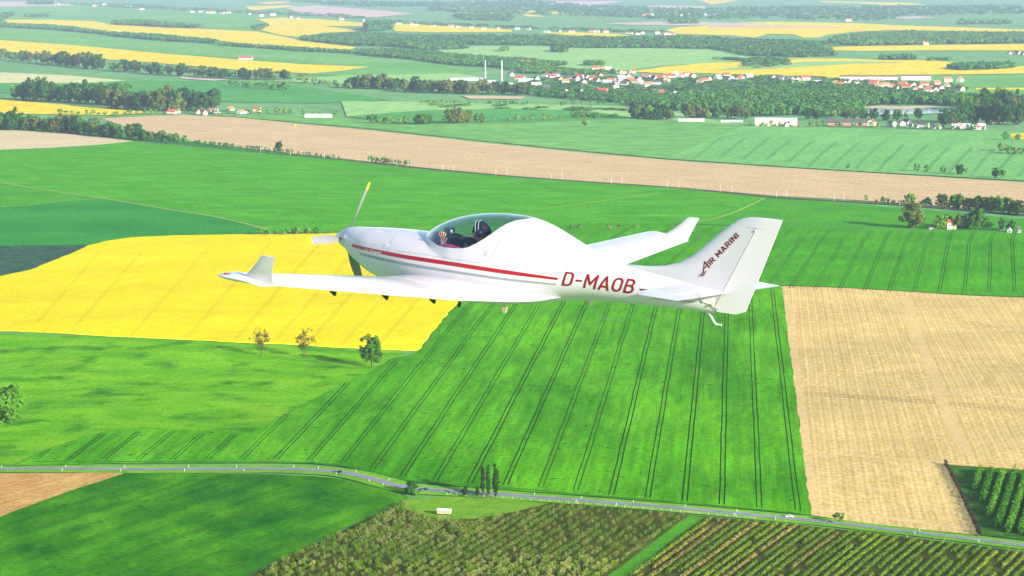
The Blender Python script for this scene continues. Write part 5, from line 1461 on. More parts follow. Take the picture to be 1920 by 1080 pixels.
c_ = [(-1.185 + .045 * math.cos(k * math.pi / 12), .062 + .030 * math.sin(k * math.pi / 12)) for k in range(24)]
mb = MB(); mb.add([(p[0], float(fus_y(*p)) + .002, p[1]) for p in c_], [tuple(range(23, -1, -1))])
mb.build('oil_door', plain('pale_blue_grey_door', (.62, .66, .74), .3), fus_o)
# small canopy latch vent
band([(-2.70, .125), (-2.712, .195)], [(-2.716, .125), (-2.728, .195)], M_SEAM, 'latch', fus_o, .002)

def text_mesh(txt, size, shear=0.0, xs=1.0, bold=0.0):
    c = bpy.data.curves.new('lettering', 'FONT'); c.body = txt; c.size = size; c.shear = 0.0
    c.offset = bold; c.resolution_u = 4
    o = bpy.data.objects.new('lettering', c); COL.objects.link(o)
    bpy.context.view_layer.update()
    me = bpy.data.meshes.new_from_object(o.evaluated_get(bpy.context.evaluated_depsgraph_get()))
    bpy.data.objects.remove(o, do_unlink=True); bpy.data.curves.remove(c)
    bm = bmesh.new(); bm.from_mesh(me); bpy.data.meshes.remove(me)
    lo = min(v.co.x for v in bm.verts); hi = max(v.co.x for v in bm.verts)
    zl = min(v.co.y for v in bm.verts); zh = max(v.co.y for v in bm.verts)
    for v in bm.verts:
        v.co.x = (v.co.x - lo) * xs + (v.co.y) * shear
    bmesh.ops.triangulate(bm, faces=bm.faces[:])
    n = 14
    for k in range(1, n):
        g = bm.verts[:] + bm.edges[:] + bm.faces[:]
        bmesh.ops.bisect_plane(bm, geom=g, plane_co=(0, zl + (zh - zl) * k / n, 0), plane_no=(0, 1, 0))
    V = np.array([v.co[:] for v in bm.verts]); bm.verts.index_update()
    F = [[v.index for v in f.verts] for f in bm.faces]
    w = V[:, 0].max()
    bm.free()
    return V, F, w

def side_text(txt, p0, p1, height, mat, name, shear=0.0, bold=0.0, yfun=None, lift=.003, parent=None, cap=.7):
    """text running aft from p0 to p1 (x, z) on the port side"""
    V, F, w = text_mesh(txt, 1.0, 0.0, 1.0, bold)
    h = V[:, 1].max() if cap is None else cap
    d = Vector((p1[0] - p0[0], p1[1] - p0[1])); L = d.length; d.normalize()
    n = Vector((-d.y, d.x))
    if n.y < 0: n = -n
    U = V[:, 0] / w * L; T = V[:, 1] / h * height
    U = U + T * shear
    X = p0[0] + d.x * U + n.x * T
    Z = p0[1] + d.y * U + n.y * T
    Y = yfun(X, Z) + lift
    me = mesh(name, np.stack([X, Y, Z], -1), [f[::-1] for f in F], mat)
    return link(name, me, parent)

def arc_pts(cx, cy, r, a0, a1, n=7):
    return [(cx + r * math.cos(rad(a0 + (a1 - a0) * k / n)), cy + r * math.sin(rad(a0 + (a1 - a0) * k / n))) for k in range(n + 1)]
STROKES = {   # plain upright road-sign style capitals, unit height
 'D': (.60, [[(.07, 0), (.07, 1)], [(.07, .93), (.30, .93)] + arc_pts(.30, .70, .23, 90, 0) + arc_pts(.30, .30, .23, 0, -90) + [(.30, .07), (.07, .07)]]),
 'I': (.14, [[(.07, 0), (.07, 1)]]),
 'N': (.68, [[(.07, 0), (.07, 1)], [(.09, .97), (.59, .03)], [(.61, 1), (.61, 0)]]),
 'R': (.60, [[(.07, 0), (.07, 1)], [(.07, .93), (.30, .93)] + arc_pts(.30, .70, .23, 90, -90) + [(.30, .47), (.07, .47)], [(.30, .47), (.56, 0)]]),
 '-': (.42, [[(.02, .47), (.40, .47)]]),
 'M': (.76, [[(.07, 0), (.07, 1)], [(.07, .97), (.38, .30), (.69, .97)], [(.69, 1), (.69, 0)]]),
 'A': (.66, [[(.05, 0), (.33, .98), (.61, 0)], [(.14, .26), (.52, .26)]]),
 'O': (.62, [[(.07, .5), (.07, .31)] + arc_pts(.31, .31, .24, 180, 360) + [(.55, .5), (.55, .69)] + arc_pts(.31, .69, .24, 0, 180) + [(.07, .69), (.07, .5)]]),
 'B': (.60, [[(.07, 0), (.07, 1)], [(.07, .93), (.30, .93)] + arc_pts(.30, .735, .195, 90, -90) + [(.30, .54), (.07, .54)], [(.07, .54), (.31, .54)] + arc_pts(.31, .305, .235, 90, -90) + [(.31, .07), (.07, .07)]])}
def ribbon(path, w):
    path = [p for i, p in enumerate(path) if i == 0 or math.hypot(p[0] - path[i - 1][0], p[1] - path[i - 1][1]) > 1e-6]
    P = []
    for p, q in zip(path[:-1], path[1:]):
        k = max(1, int(math.hypot(q[0] - p[0], q[1] - p[1]) / .09))
        P += [(p[0] + (q[0] - p[0]) * j / k, p[1] + (q[1] - p[1]) * j / k) for j in range(k)]
    P.append(path[-1])
    out = []
    for i, p in enumerate(P):
        def dirn(a, b):
            d = Vector((b[0] - a[0], b[1] - a[1])); return d.normalized() if d.length > 1e-9 else Vector((1, 0))
        d0 = dirn(P[max(i - 1, 0)], P[i]) if i else dirn(P[0], P[1]); d1 = dirn(P[i], P[i + 1]) if i < len(P) - 1 else d0
        n0 = Vector((-d0.y, d0.x)); n1 = Vector((-d1.y, d1.x)); n = (n0 + n1)
        n = n / max(n.dot(n0), .55)
        out.append(((p[0] + n.x * w / 2, p[1] + n.y * w / 2), (p[0] - n.x * w / 2, p[1] - n.y * w / 2)))
    return out
def stroke_text(txt, p0, p1, height, mat, name, parent, shear=.25, w=.135, gap=.13, sfun=None):
    sfun = sfun or surf
    tot = sum((STROKES[c][0] + gap) if c != ' ' else .34 for c in txt) - gap
    d = Vector((p1[0] - p0[0], p1[1] - p0[1])); L = d.length; d.normalize()
    n = Vector((-d.y, d.x)); n = n if n.y > 0 else -n
    x = 0
    for c in txt:
        if c == ' ':
            x += .34; continue
        V = []; F = []
        for r, path in enumerate(STROKES[c][1]):
            b = len(V)
            rb = ribbon(path, w)
            for a_, b_ in rb:
                for q in (a_, b_):
                    U = (x + q[0]) / tot * L + q[1] * height * shear; T = q[1] * height
                    V.append(sfun(p0[0] + d.x * U + n.x * T, p0[1] + d.y * U + n.y * T, .003 + .0004 * r))
            F += [(b + 2 * i, b + 2 * i + 1, b + 2 * i + 3, b + 2 * i + 2) for i in range(len(rb) - 1)]
        o = link(name, mesh(name, V, F, mat, False), parent)
        x += STROKES[c][0] + gap
M_REG = plain('registration_red', (.25, .003, .008), .3, coat=.3)
stroke_text('D-MAOB', (-3.735, -.093), (-4.635, -.078), .170, M_REG, 'registration_letter', fus_o)
side_text('WT9', (-.775, -.059), (-.855, -.060), .026, M_WTXT, 'nose_lettering', shear=.1, yfun=fus_y, parent=fus_o, lift=.0045)
side_text('Dynamic', (-.885, -.064), (-1.10, -.056), .033, M_WTXT, 'nose_lettering', shear=.35, bold=.006, yfun=fus_y, parent=fus_o, lift=.0045)

# ---- spinner and propeller
def lathe_x(prof, n=32):
    v = []; f = []
    for x, r in prof:
        for k in range(n):
            t = 2 * math.pi * k / n
            v.append((x, r * math.cos(t), r * math.sin(t)))
    for i in range(len(prof) - 1):
        for k in range(n):
            f.append((i * n + k, (i + 1) * n + k, (i + 1) * n + (k + 1) % n, i * n + (k + 1) % n))
    f.append(tuple(range((len(prof) - 1) * n + n - 1, (len(prof) - 1) * n - 1, -1)))
    return v, f
v_, f_ = lathe_x([(.02, .001), (.012, .018), (-.01, .040), (-.05, .070), (-.10, .100), (-.15, .124), (-.20, .141), (-.228, .146), (-.232, .12)])
spinner = link('spinner', mesh('spinner', v_, f_, M_WHITE2, True), AIRCRAFT)
prop = empty('propeller'); prop.parent = AIRCRAFT; prop.location = (-.16, 0, 0)
def blade_mesh():
    V = []; F = []; mi = []
    rs = [.09, .16, .24, .36, .50, .62, .705, .71, .76, .80, .815]
    ch = [.05, .06, .095, .12, .115, .10, .086, .085, .072, .05, .02]
    tw = [60, 55, 46, 36, 28, 24, 21.5, 21.4, 20, 19, 18]
    n = 12
    for r, c, a in zip(rs, ch, tw):
        for k in range(n):
            t = 2 * math.pi * k / n
            u = c / 2 * math.cos(t); w = (.14 if r > .2 else .35) * c / 2 * math.sin(t)
            ca, sa = math.cos(rad(a)), math.sin(rad(a))
            V.append((u * sa + w * ca, -u * ca + w * sa, r))
    for i in range(len(rs) - 1):
        for k in range(n):
            F.append((i * n + k, i * n + (k + 1) % n, (i + 1) * n + (k + 1) % n, (i + 1) * n + k)); mi.append(1 if rs[i] > .70 else 0)
    F.append(tuple(range((len(rs) - 1) * n, len(rs) * n))); mi.append(1)
    return V, F, mi
def used(v, f):
    ids = sorted({i for q in f for i in q}); mp = {i: k for k, i in enumerate(ids)}
    return [v[i] for i in ids], [tuple(mp[i] for i in q) for q in f]
bv, bf, bmi = blade_mesh()
for k in range(3):
    me = mesh('blade', *used(bv, [f for f, m in zip(bf, bmi) if m == 0]), M_PROP, True)
    b_ = link('blade', me, prop)
    b_.rotation_euler = (rad(30 - 120 * k), 0, 0)
    t_ = link('blade_tip', mesh('blade_tip', *used(bv, [f for f, m in zip(bf, bmi) if m == 1]), M_YTIP, True), b_)

# ---- wings
def naca(s, t, camber=.02):
    yt = 5 * t * (.2969 * np.sqrt(s) - .126 * s - .3516 * s**2 + .2843 * s**3 - .1036 * s**4)
    yc = camber * 4 * s * (1 - s)
    return yc + yt, yc - yt
def foil(s0, s1, t, n=22, camber=.02):
    b = np.linspace(0, np.pi, n)
    s = s0 + (s1 - s0) * (1 - np.cos(b)) / 2
    u, l = naca(s, t, camber)
    up = list(zip(s[::-1], u[::-1])); lo = list(zip(s[1:], l[1:]))
    if s0 > 0: lo = list(zip(s, l))
    return up + lo                     # starts at s1 on top, round the nose, ends at s1 below
def wing_loft(secs, s0, s1, mat, name, parent, side, n=22, camber=.02):
    """secs: (y, xle, xte, zle, zte, t)"""
    V = []; F = []
    for (y, xl, xt, zl, zt, t) in secs:
        for s, h in foil(s0, s1, t, n, camber):
            c = xl - xt
            V.append((xl - c * s, y * side, zl + (zt - zl) * s + h * c))
    m = len(V) // len(secs)
    for i in range(len(secs) - 1):
        for k in range(m):
            k2 = (k + 1) % m
            q = (i * m + k, i * m + k2, (i + 1) * m + k2, (i + 1) * m + k)
            F.append(q if side > 0 else q[::-1])
    a = tuple(range(m)); b = tuple(range((len(secs) - 1) * m, len(secs) * m))
    F.append(a[::-1] if side > 0 else a); F.append(b if side > 0 else b[::-1])
    o = link(name, mesh(name, V, F, mat, True), parent)
    return o
def wsec(y):
    u = (y - .6) / (4.3 - .6)
    xl = -1.52 + (-1.98 + 1.52) * u
    xt = -2.86 + (-2.67 + 2.86) * u
    zt = -.415 + (.03 + .415) * u
    c = xl - xt
    return (y, xl, xt, zt + .045 * c, zt, .155 - .02 * u)
RY = [.12, .35, .5, .7, .9, 1.15]
def root_sec(y):
    """grows into the fuselage: longer and thicker towards the root"""
    b = wsec(max(y, .6)); e = wsec(1.15); q = np.clip((1.15 - y) / .75, 0, 1); q = q * q * (3 - 2 * q)
    xt = np.interp(y, RY, [-3.78, -3.60, -3.42, -3.20, -3.0, e[2]]) * .5 + (e[2] - .80 * q) * .5
    zt = np.interp(y, RY, [-.25, -.272, -.305, -.333, -.345, e[4]])
    xl = b[1] + .12 * q
    zl = -.415 + (y - .6) * .1203 + .06 + .015 * q
    c = xl - xt
    return (y, xl, xt, zl, zt, .155 * (1 - q) + q * .175 / c)
for side in (1, -1):
    W = empty('wing'); W.parent = AIRCRAFT
    W['label'] = 'near port wing' if side > 0 else 'far starboard wing'
    wing_loft([root_sec(y) for y in (.12, .25, .35, .42, .48, .54, .6, .66, .72, .80, .88, .96, 1.04, 1.10, 1.15)], 0, 1, M_WHITE, 'root_fairing', W, side, 30)
    wing_loft([wsec(y) for y in np.linspace(1.15, 4.3, 12)], 0, .735, M_WHITE, 'wing_panel', W, side, 26)
    fl = wing_loft([wsec(y) for y in np.linspace(1.16, 2.62, 6)], .741, 1, M_WHITE, 'flap', W, side, 10)
    al = wing_loft([wsec(y) for y in np.linspace(2.63, 4.22, 6)], .741, 1, M_WHITE, 'aileron', W, side, 10)
    wing_loft([wsec(y) for y in (4.225, 4.26, 4.3)], .741, 1, M_WHITE, 'tip_block', W, side, 10)
    tip = []
    for th in np.linspace(0, 86, 9):
        b = wsec(4.3); k = math.cos(rad(th)); e = math.sin(rad(th))
        c = b[1] - b[2]
        xl = b[1] + .05 * e - c * .30 * (1 - k) ** 2; xt = b[2] + c * .10 * (1 - k)
        tip.append((4.3 + .19 * e, xl, xt, b[3], b[4], max(b[5] * k * 1.05, .004)))
    wing_loft(tip, 0, 1, M_WHITE, 'wing_tip', W, side, 22)
    # winglet: a swept, slightly outward-canted fin on the rear of the tip
    V = []; F = []
    sw = [(4.36, -2.22, -2.675, .055), (4.385, -2.30, -2.68, .10), (4.42, -2.40, -2.70, .18), (4.445, -2.50, -2.73, .27), (4.46, -2.57, -2.76, .345), (4.465, -2.60, -2.77, .362), (4.467, -2.64, -2.765, .368)]
    for j, (y, xl, xt, z) in enumerate(sw):
        for s, h in foil(0, 1, .10 if j < 6 else .03, 14, 0):
            V.append((xl - (xl - xt) * s, (y + h * (xl - xt)) * side, z))
    m = len(V) // len(sw)
    for i in range(len(sw) - 1):
        for k in range(m):
            q = (i * m + k, i * m + (k + 1) % m, (i + 1) * m + (k + 1) % m, (i + 1) * m + k)
            F.append(q[::-1] if side > 0 else q)
    F.append(tuple(range((len(sw) - 1) * m, len(sw) * m)))
    wl = link('winglet', mesh('winglet', V, F, M_WHITE, True), W)
    mb = MB(); mb.ball((-2.115, 4.43 * side, .088), (.05, .035, .022))
    nl = mb.build('navigation_light', M_SILVER, W, True)
    mb = MB(); mb.ball((-2.07, 4.44 * side, .088), (.022, .025, .017)); mb.build('lens', M_REDL, nl, True)
    if side > 0:
        for y_ in (3.34, 2.45, 1.60):
            b = wsec(y_)
            xt, zt = b[2], b[4]
            mb = MB()
            p = [(xt + .09, zt - .012), (xt - .005, zt - .008), (xt + .002, zt - .056), (xt + .016, zt - .056)]
            mb.add([(x, y_ - .012, z) for x, z in p] + [(x, y_ + .012, z) for x, z in p],
                   [(0, 1, 2, 3), (7, 6, 5, 4), (0, 4, 5, 1), (1, 5, 6, 2), (2, 6, 7, 3), (3, 7, 4, 0)])
            mb.build('flap_bracket', M_BLACK, W)
        b = wsec(1.16)
        mb = MB(); mb.box((b[2] + .03, 1.10, b[4] - .045), (.035, .02, .06)); mb.tube([(b[2] + .03, 1.10, b[4] - .075), (b[2] + .045, 1.10, b[4] - .085)], .012, 6)
        mb.build('flap_bracket', M_BLACK, W)
        mb = MB(); mb.add([(-3.02, .55, -.43), (-3.12, .55, -.42), (-3.10, .55, -.50), (-3.07, .55, -.505), (-3.02, .565, -.43), (-3.12, .565, -.42), (-3.10, .565, -.50), (-3.07, .565, -.505)],
                          [(0, 1, 2, 3), (7, 6, 5, 4), (0, 4, 5, 1), (1, 5, 6, 2), (2, 6, 7, 3), (3, 7, 4, 0)])
        mb.build('step', plain('beige_metal', (.5, .42, .34), .5), W)

# ---- fin, rudder
le = [(.06, -4.62), (.20, -4.30), (.228, -4.42), (.245, -4.70), (.28, -4.91), (.34, -5.10), (.44, -5.27), (.59, -5.44), (.75, -5.61), (.87, -5.75), (.93, -5.83), (.965, -5.905), (.985, -6.0), (.995, -6.13), (1.0, -6.3)]
xle = lambda z: np.interp(z, [p[0] for p in le], [p[1] for p in le])
xh = lambda z: -5.65 + (-6.09 + 5.65) * (z + .10) / .97
xte = lambda z: -6.03 + (-6.40 + 6.03) * (z + .11) / 1.11
def half_t(x, z, t0=.048):
    tz = t0 * (1 - .45 * np.clip(z, 0, 1))
    s = np.clip(xle(z) - x, 0, 9)
    front = tz * (1 - np.exp(-s / .13)) ** .6
    aft = np.clip((x - xte(z)) / np.maximum(xh(z) - xte(z), .02), 0, 1)
    return front * np.where(x < xh(z), .12 + .88 * aft, 1.0) + .0015
def slab(name, zs, x0f, x1f, parent, n=26, thick=half_t):
    V = []; F = []
    for z in zs:
        xa, xb = float(x0f(z)), float(x1f(z))
        u = (1 - np.cos(np.linspace(0, np.pi, n))) / 2
        xs = xa + (xb - xa) * u ** 1.3
        h = thick(xs, z)
        for x, hh in zip(xs, h): V.append((x, hh, z))
        for x, hh in zip(xs[::-1], h[::-1]): V.append((x, -hh, z))
    m = 2 * n
    for i in range(len(zs) - 1):
        for k in range(m):
            F.append((i * m + k, (i + 1) * m + k, (i + 1) * m + (k + 1) % m, i * m + (k + 1) % m))
    F.append(tuple(range(m))); F.append(tuple(range((len(zs) - 1) * m, len(zs) * m))[::-1])
    return link(name, mesh(name, V, F, M_WHITE, True), parent)
ztop = lambda x: .90 - .03 * (x + 5.78) / (-.31)
fin = slab('fin', list(np.linspace(-.12, .2, 8)) + list(np.linspace(.205, .36, 22)) + list(np.linspace(.38, .862, 24)), lambda z: xle(z), lambda z: xh(z) + .004, AIRCRAFT)
rud = slab('rudder', list(np.linspace(-.15, .866, 24)) + list(np.linspace(.868, .96, 8)) + [.975, .985, .992, .997, 1.0],
           lambda z: xle(z) if z > .867 else xh(z) - .004 - (.05 * np.clip((-.11 - z) / .04, 0, 1)), lambda z: xte(z) + .10 * np.clip((-.10 - z) / .05, 0, 1) ** 2, AIRCRAFT, 26)
side_text('A', (-5.452, .262), (-5.548, .352), .105, M_DKRED, 'fin_lettering', shear=.42, bold=.006, yfun=lambda x, z: half_t(x, z), lift=.0018, parent=fin, cap=.73)
def fin_surf(x, z, lift): return np.array([x, float(half_t(np.array([x]), z)[0]) + lift * .6, z])
stroke_text('IR MARINI', (-5.553, .372), (-5.885, .752), .066, M_DKRED, 'fin_letter', fin, shear=-.15, w=.20, gap=.17, sfun=fin_surf)
mb = MB(); mb.tube([(-5.452, .050, .262), (-5.44, .050, .245), (-5.452, .050, .232), (-5.475, .050, .250), (-5.50, .050, .30)], .0055, 6)
mb.build('fin_lettering', M_DKRED, fin)

# ---- tailplane with elevators
for side in (1, -1):
    ts = []
    for y in (.02, .2, .5, .8, 1.0, 1.10, 1.16, 1.19, 1.20):
        q = np.clip((y - 1.0) / .2, 0, 1)
        k = math.sqrt(max(1 - q * q, .01))
        ts.append((y, -5.10 - .13 * y / 1.2 - .10 * (1 - k), -5.825, .085, .085, .09 * max(k, .2)))
    T = wing_loft(ts, 0, .64, M_WHITE, 'tailplane', AIRCRAFT, side, 16, 0)
    wing_loft([s for s in ts if s[0] >= .05 or True], .648, 1, M_WHITE, 'elevator', T, side, 8, 0)

# ---- tail skid, control horn, antennas
mb = MB(); mb.tube([(-5.52, 0, -.165), (-5.565, 0, -.195), (-5.60, 0, -.235), (-5.64, 0, -.285), (-5.67, 0, -.305), (-5.735, 0, -.30)], [.02, .018, .015, .014, .013, .011], 8)
mb.build('tail_skid', M_WHITE2, AIRCRAFT, True)
mb = MB(); mb.tube([(-5.47, .085, -.03), (-5.53, .085, -.055)], .014, 8); mb.tube([(-5.53, .085, -.055), (-5.73, .055, -.105)], .004, 6)
horn = mb.build('control_rod', M_WHITE2, AIRCRAFT, True)
mb = MB(); mb.ball((-5.615, .075, -.078), .014, 8, 6); mb.build('rod_end', M_BRASS, horn, True)
mb = MB(); mb.ball((-6.075, .032, .835), (.012, .008, .018), 8, 6); mb.build('hinge', M_SILVER, AIRCRAFT, True)
mb = MB(); mb.add([(-3.86, -.006, -.27), (-3.93, -.006, -.265), (-3.965, -.006, -.33), (-3.95, -.006, -.33), (-3.86, .006, -.27), (-3.93, .006, -.265), (-3.965, .006, -.33), (-3.95, .006, -.33)],
                  [(0, 1, 2, 3), (7, 6, 5, 4), (0, 4, 5, 1), (1, 5, 6, 2), (2, 6, 7, 3), (3, 7, 4, 0)])
ant = mb.build('antenna', M_WHITE2, AIRCRAFT)
mb = MB(); mb.tube([(-3.955, 0, -.328), (-4.08, 0, -.46), (-4.42, 0, -.455)], .0028, 5); mb.build('wire', M_SEAM, ant)

# ---- cockpit
CP = empty('cockpit'); CP.parent = AIRCRAFT
def sect_cap(a, name, mat, ztop=None):
    t = np.linspace(0, 2 * np.pi, 48, endpoint=False)
    y, z = fus_point(np.full_like(t, a), t)
    z = np.minimum(z * .955, ztop if ztop is not None else 9)
    return link(name, mesh(name, [(-a, yy * .955, zz) for yy, zz in zip(y, z)], [tuple(range(48))], mat), CP)
sect_cap(3.05, 'rear_bulkhead', M_DARK, .36)
sect_cap(1.50, 'firewall', M_DARK)
# glare shield: curved hood over the instrument panel
V = []; F = []
nx, ny = 8, 17
for i in range(nx):
    x = -1.53 - .40 * i / (nx - 1)
    for j in range(ny):
        u = -1 + 2 * j / (ny - 1)
        w = .93 * float(fus_y(x, .16))
        V.append((x, u * w, .205 + .035 * i / (nx - 1) - .085 * abs(u) ** 3.0))
for i in range(nx - 1):
    for j in range(ny - 1):
        F.append((i * ny + j, i * ny + j + 1, (i + 1) * ny + j + 1, (i + 1) * ny + j))
b = len(V)
for j in range(ny): V.append((V[(nx - 1) * ny + j][0] - .005, V[(nx - 1) * ny + j][1], V[(nx - 1) * ny + j][2] - .30))
for j in range(ny - 1): F.append(((nx - 1) * ny + j, (nx - 1) * ny + j + 1, b + j + 1, b + j))
panel = link('instrument_panel', mesh('instrument_panel', V, F, M_NAVY, True), CP)
for y_, z_ in ((-.30, .10), (-.14, .12), (.14, .12), (.30, .10)):
    mb = MB(); mb.tube([(-1.925, y_, z_), (-1.945, y_, z_)], .04, 14); mb.build('gauge', M_SILVER, panel)
# camera pod on the hood
mb = MB(); mb.box((-1.80, .03, .262), (.035, .035, .05)); mb.box((-1.805, .03, .315), (.075, .13, .055))
pod = mb.build('camera_pod', M_BLACK, CP)
mb = MB(); mb.box((-1.852, .06, .298), (.012, .035, .045)); mb.build('pod_screen', M_WTXT, pod)
# seats
for y_ in (.24, -.24):
    mb = MB()
    prof = [(-2.42, -.30), (-2.52, -.26), (-2.70, .12), (-2.76, .26), (-2.80, .28), (-2.82, .24), (-2.66, -.16), (-2.56, -.36)]
    mb.add([(x, y_ - .20, z) for x, z in prof] + [(x, y_ + .20, z) for x, z in prof],
           [tuple(range(8)), tuple(range(15, 7, -1))] + [(i, i + 8, (i + 1) % 8 + 8, (i + 1) % 8) for i in range(8)])
    mb.box((-2.28, y_, -.33), (.46, .40, .10))
    mb.build('seat', M_BLACK, CP)
# far-side trim rail, side pocket and placards seen behind the arm
mb = MB(); mb.tube([(-1.92, -.47, .095), (-2.05, -.49, .108), (-2.22, -.495, .105), (-2.34, -.49, .09), (-2.44, -.48, .04), (-2.50, -.47, -.04)], [.012, .016, .016, .018, .024, .026], 8)
mb.build('side_rail', M_SILVER, CP, True)
for x_, z_ in ((-2.13, .015), (-2.31, .012)):
    mb = MB(); mb.box((x_, -.505, z_), (.035, .01, .025)); mb.build('placard', M_WTXT, CP)
mb = MB(); mb.tube([(-2.05, .24, -.30), (-2.10, .24, -.02), (-2.09, .24, .06)], [.012, .012, .018], 8); mb.build('control_stick', M_BLACK, CP, True)
# ================================================================ the pilot
def skin_body(name, joints, edges, mat, parent, sub=2, root=0):
    """one continuous body: joints = (x, y, z, radius_a, radius_b)"""
    me = bpy.data.meshes.new(name)
    me.from_pydata([j[:3] for j in joints], edges, [])
    o = bpy.data.objects.new(name, me); COL.objects.link(o)
    m = o.modifiers.new('skin', 'SKIN'); m.use_smooth_shade = True
    sv = me.skin_vertices[0].data
    for i, j in enumerate(joints):
        sv[i].radius = (j[3], j[4] if len(j) > 4 else j[3])
    sv[root].use_root = True
    s = o.modifiers.new('sub', 'SUBSURF'); s.levels = sub; s.render_levels = sub
    bpy.context.view_layer.update()
    me2 = bpy.data.meshes.new_from_object(o.evaluated_get(bpy.context.evaluated_depsgraph_get()))
    bpy.data.objects.remove(o, do_unlink=True)
    me2.name = name
    me2.materials.clear(); me2.materials.append(mat)
    me2.polygons.foreach_set('use_smooth', np.ones(len(me2.polygons), dtype=bool))
    return link(name, me2, parent)

PILOT = empty('person')
PILOT.matrix_world = AIRCRAFT.matrix_world @ Matrix.Translation((-2.5, .23, -.27))
tag(PILOT, 'pilot in pink shirt, dark cap and headset waving one hand inside the canopy', 'person')
def loc(j): return (j[0] + 2.5, j[1] - .23, j[2] + .27) + tuple(j[3:])
# joints in aircraft coordinates, shifted to the seat
J = [(-2.52, .23, -.22, .15, .12), (-2.53, .23, -.06, .145, .115), (-2.52, .23, .09, .17, .115), (-2.50, .23, .165, .11, .09), (-2.47, .23, .225, .052, .05),
     (-2.45, .225, .285, .055, .052),
     (-2.505, .42, .115, .062, .062), (-2.42, .475, .09, .05, .05), (-2.33, .475, .136, .047, .047), (-2.17, .455, .160, .040, .040), (-2.02, .43, .164, .033, .033),
     (-2.50, .04, .11, .065, .065), (-2.40, .0, -.06, .05, .05), (-2.22, .10, -.08, .042, .042), (-2.11, .20, .0, .032, .032),
     (-2.36, .32, -.24, .09, .08), (-2.02, .32, -.20, .07, .065), (-1.75, .32, -.38, .05, .05),
     (-2.36, .14, -.24, .09, .08), (-2.02, .14, -.20, .07, .065), (-1.75, .14, -.38, .05, .05)]
E_ = [(0, 1), (1, 2), (2, 3), (3, 4), (4, 5), (2, 6), (6, 7), (7, 8), (8, 9), (9, 10), (2, 11), (11, 12), (12, 13), (13, 14), (0, 15), (15, 16), (16, 17), (0, 18), (18, 19), (19, 20)]
body = skin_body('body', [loc(j) for j in J], E_, M_PINK, PILOT, 2, 0)
# skin: head, neck and hands get their own meshes over the shirt ends
def head():
    V = []; F = []
    nu, nv = 28, 20
    for j in range(nv + 1):
        ph = -math.pi / 2 + math.pi * j / nv
        for i in range(nu):
            th = 2 * math.pi * i / nu
            x = math.cos(ph) * math.cos(th); y = math.cos(ph) * math.sin(th); z = math.sin(ph)
            X = .098 * x; Y = .076 * y; Z = .118 * z
            if z < 0:                       # jaw narrows, chin forward
                Y *= 1 + .28 * z; X += .020 * (-z) * (1 if x > -.2 else .2)
                if x < 0: X *= 1 + .25 * z
            if x > .55:
                X -= .010 * max(0, 1 - abs(z - .02) / .10) * (1 if abs(y) > .14 else 0)   # eye sockets
                nose = math.exp(-((y / .13) ** 2)) * max(0, 1 - abs(z + .20) / .26)
                X += .026 * nose
                X += .006 * math.exp(-((y / .3) ** 2)) * math.exp(-((z + .52) / .08) ** 2)   # lips
            V.append((X, Y, Z))
    for j in range(nv):
        for i in range(nu):
            F.append((j * nu + i, j * nu + (i + 1) % nu, (j + 1) * nu + (i + 1) % nu, (j + 1) * nu + i))
    return V, F
HC = Vector((-2.425, .225, .372))
hv, hf = head()
tilt = Matrix.Rotation(rad(6), 3, 'Y') @ Matrix.Rotation(0, 3, 'X')
turn = Matrix.Rotation(rad(14), 3, 'Z')
hm = [tuple(loc(tuple(HC + turn @ (tilt @ Vector(p))))) for p in hv]
head_o = link('head', mesh('head', hm, hf, M_SKIN, True), PILOT)
def at_head(p): return tuple(loc(tuple(HC + turn @ (tilt @ Vector(p)))))
for s in (1, -1):
    mb = MB(); mb.ball(at_head((.082, .032 * s, .012)), .009, 8, 6); mb.build('eye', M_BLACK, head_o, True)
mb = MB()
mb.tube([at_head((.098, -.02, -.062)), at_head((.103, 0, -.060)), at_head((.098, .02, -.062))], .005, 6); mb.build('mouth', plain('lips', (.35, .10, .09), .5), head_o, True)
# sunglasses
mb = MB()
for s in (1, -1): mb.ball(at_head((.093, .033 * s, .012)), (.010, .026, .017), 10, 6)
mb.tube([at_head((.09, .055, .016)), at_head((0, .086, .016))], .0035, 6)
mb.build('sunglasses', M_BLACK, head_o, True)
# dark cap
V = []; F = []
nu, nv = 28, 9
for j in range(nv + 1):
    ph = rad(6) + (math.pi / 2 - rad(6)) * j / nv
    for i in range(nu):
        th = 2 * math.pi * i / nu
        dip = -.035 * max(0, -math.cos(th)) * (1 - j / nv)
        V.append(at_head((.124 * math.cos(ph) * math.cos(th) - .012, .102 * math.cos(ph) * math.sin(th), .138 * math.sin(ph) + dip * 1.6 + .004)))
for j in range(nv):
    for i in range(nu):
        F.append((j * nu + i, j * nu + (i + 1) % nu, (j + 1) * nu + (i + 1) % nu, (j + 1) * nu + i))
cap = link('cap', mesh('cap', V, F, M_NAVY, True), PILOT)
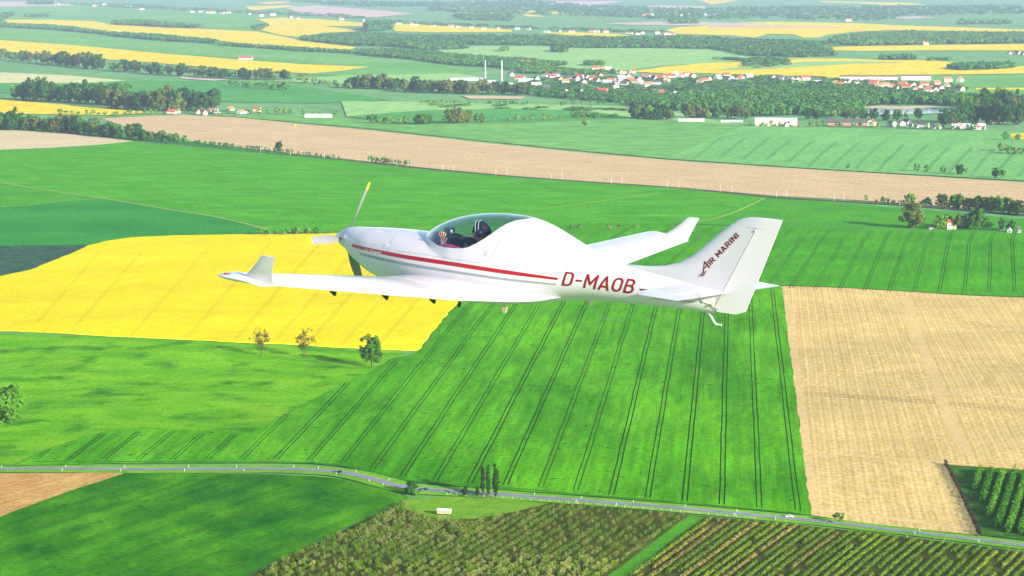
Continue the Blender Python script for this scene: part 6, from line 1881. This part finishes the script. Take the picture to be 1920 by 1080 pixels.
# headset: band over the cap with white piping, two ear cups, microphone boom
mb = MB()
arc = [at_head((.005 + .02 * math.sin(t), .112 * math.cos(t), .0 + .137 * math.sin(t))) for t in np.linspace(0, math.pi, 15)]
mb.tube(arc, .012, 8); hs = mb.build('headset', M_BLACK, PILOT, True)
for dx in (-.012, .030):
    mb = MB(); mb.tube([at_head((dx + .02 * math.sin(t), .116 * math.cos(t), .0 + .146 * math.sin(t))) for t in np.linspace(.12, math.pi - .12, 15)], .0042, 6); mb.build('white_piping', M_WTXT, hs, True)
for s in (1, -1):
    mb = MB(); mb.ball(at_head((-.01, .098 * s, -.005)), (.045, .030, .055), 14, 10); c_ = mb.build('ear_cup', plain('dark_blue_cup', (.012, .022, .075), .35), hs, True)
mb = MB(); mb.ball(at_head((-.062, .078, .062)), .014, 8, 6); mb.build('cap_badge', M_REDL, cap, True)
mb = MB(); mb.tube([at_head((.01, .10, -.03)), at_head((.07, .085, -.055)), at_head((.115, .03, -.066))], .004, 6); mb.ball(at_head((.115, .03, -.066)), .010, 8, 6)
mb.build('microphone', M_BLACK, hs, True)
# hands
def hand(wrist, up, fwd, side, name, spread=1.0, curl=0.0):
    up = Vector(up).normalized(); fwd = (Vector(fwd) - up * Vector(fwd).dot(up)).normalized(); pn = up.cross(fwd)
    w = Vector(wrist)
    def P(a, b, c): return tuple(w + up * a + fwd * b + pn * c)
    js = [(*P(-.02, 0, 0), .026, .022), (*P(.03, 0, 0), .032, .016), (*P(.07, 0, 0), .036, .014)]
    es = [(0, 1), (1, 2)]
    for k, (b, L, an) in enumerate(((-.030, .060, -14), (-.010, .075, -5), (.011, .080, 4), (.031, .070, 13))):
        a = rad(an * spread); c = math.sin(curl)
        i0 = len(js)
        js += [(*P(.085, b, 0), .0095), (*P(.085 + L * .5 * math.cos(a), b + L * .5 * math.sin(a), .010 * c), .0085), (*P(.085 + L * math.cos(a), b + L * math.sin(a), .035 * c), .0072)]
        es += [(2, i0), (i0, i0 + 1), (i0 + 1, i0 + 2)]
    i0 = len(js)
    js += [(*P(.035, .038 * side, .004), .0115), (*P(.060, .064 * side, .008), .0098), (*P(.088, .078 * side, .008), .0082)]
    es += [(1, i0), (i0, i0 + 1), (i0 + 1, i0 + 2)]
    return skin_body(name, [loc(j) for j in js], es, M_SKIN, PILOT, 2, 0)
hand((-2.0, .425, .172), (.12, -.05, 1), (1, -.1, 0), -1, 'hand', 1.5)
hand((-2.10, .205, .005), (.4, .3, .6), (.6, -.6, 0), 1, 'hand', .6, .8)
# ================================================================ the air
hb = MB(); hb.box((0, 33500, 146), (81000, 74500, 300))
hz = hb.build('haze', None)
hz.data.materials.clear()
M_HAZE = bpy.data.materials.new('haze_air'); M_HAZE.use_nodes = True
_nt = M_HAZE.node_tree; _nt.nodes.clear()
_o = _nt.nodes.new('ShaderNodeOutputMaterial'); _v = _nt.nodes.new('ShaderNodeVolumePrincipled')
_v.inputs['Color'].default_value = (.58, .72, 1.0, 1); _v.inputs['Density'].default_value = HAZE; _v.inputs['Anisotropy'].default_value = 0.0
_nt.links.new(_v.outputs[0], _o.inputs['Volume'])
hz.data.materials.append(M_HAZE)
tag(hz, kind='stuff')
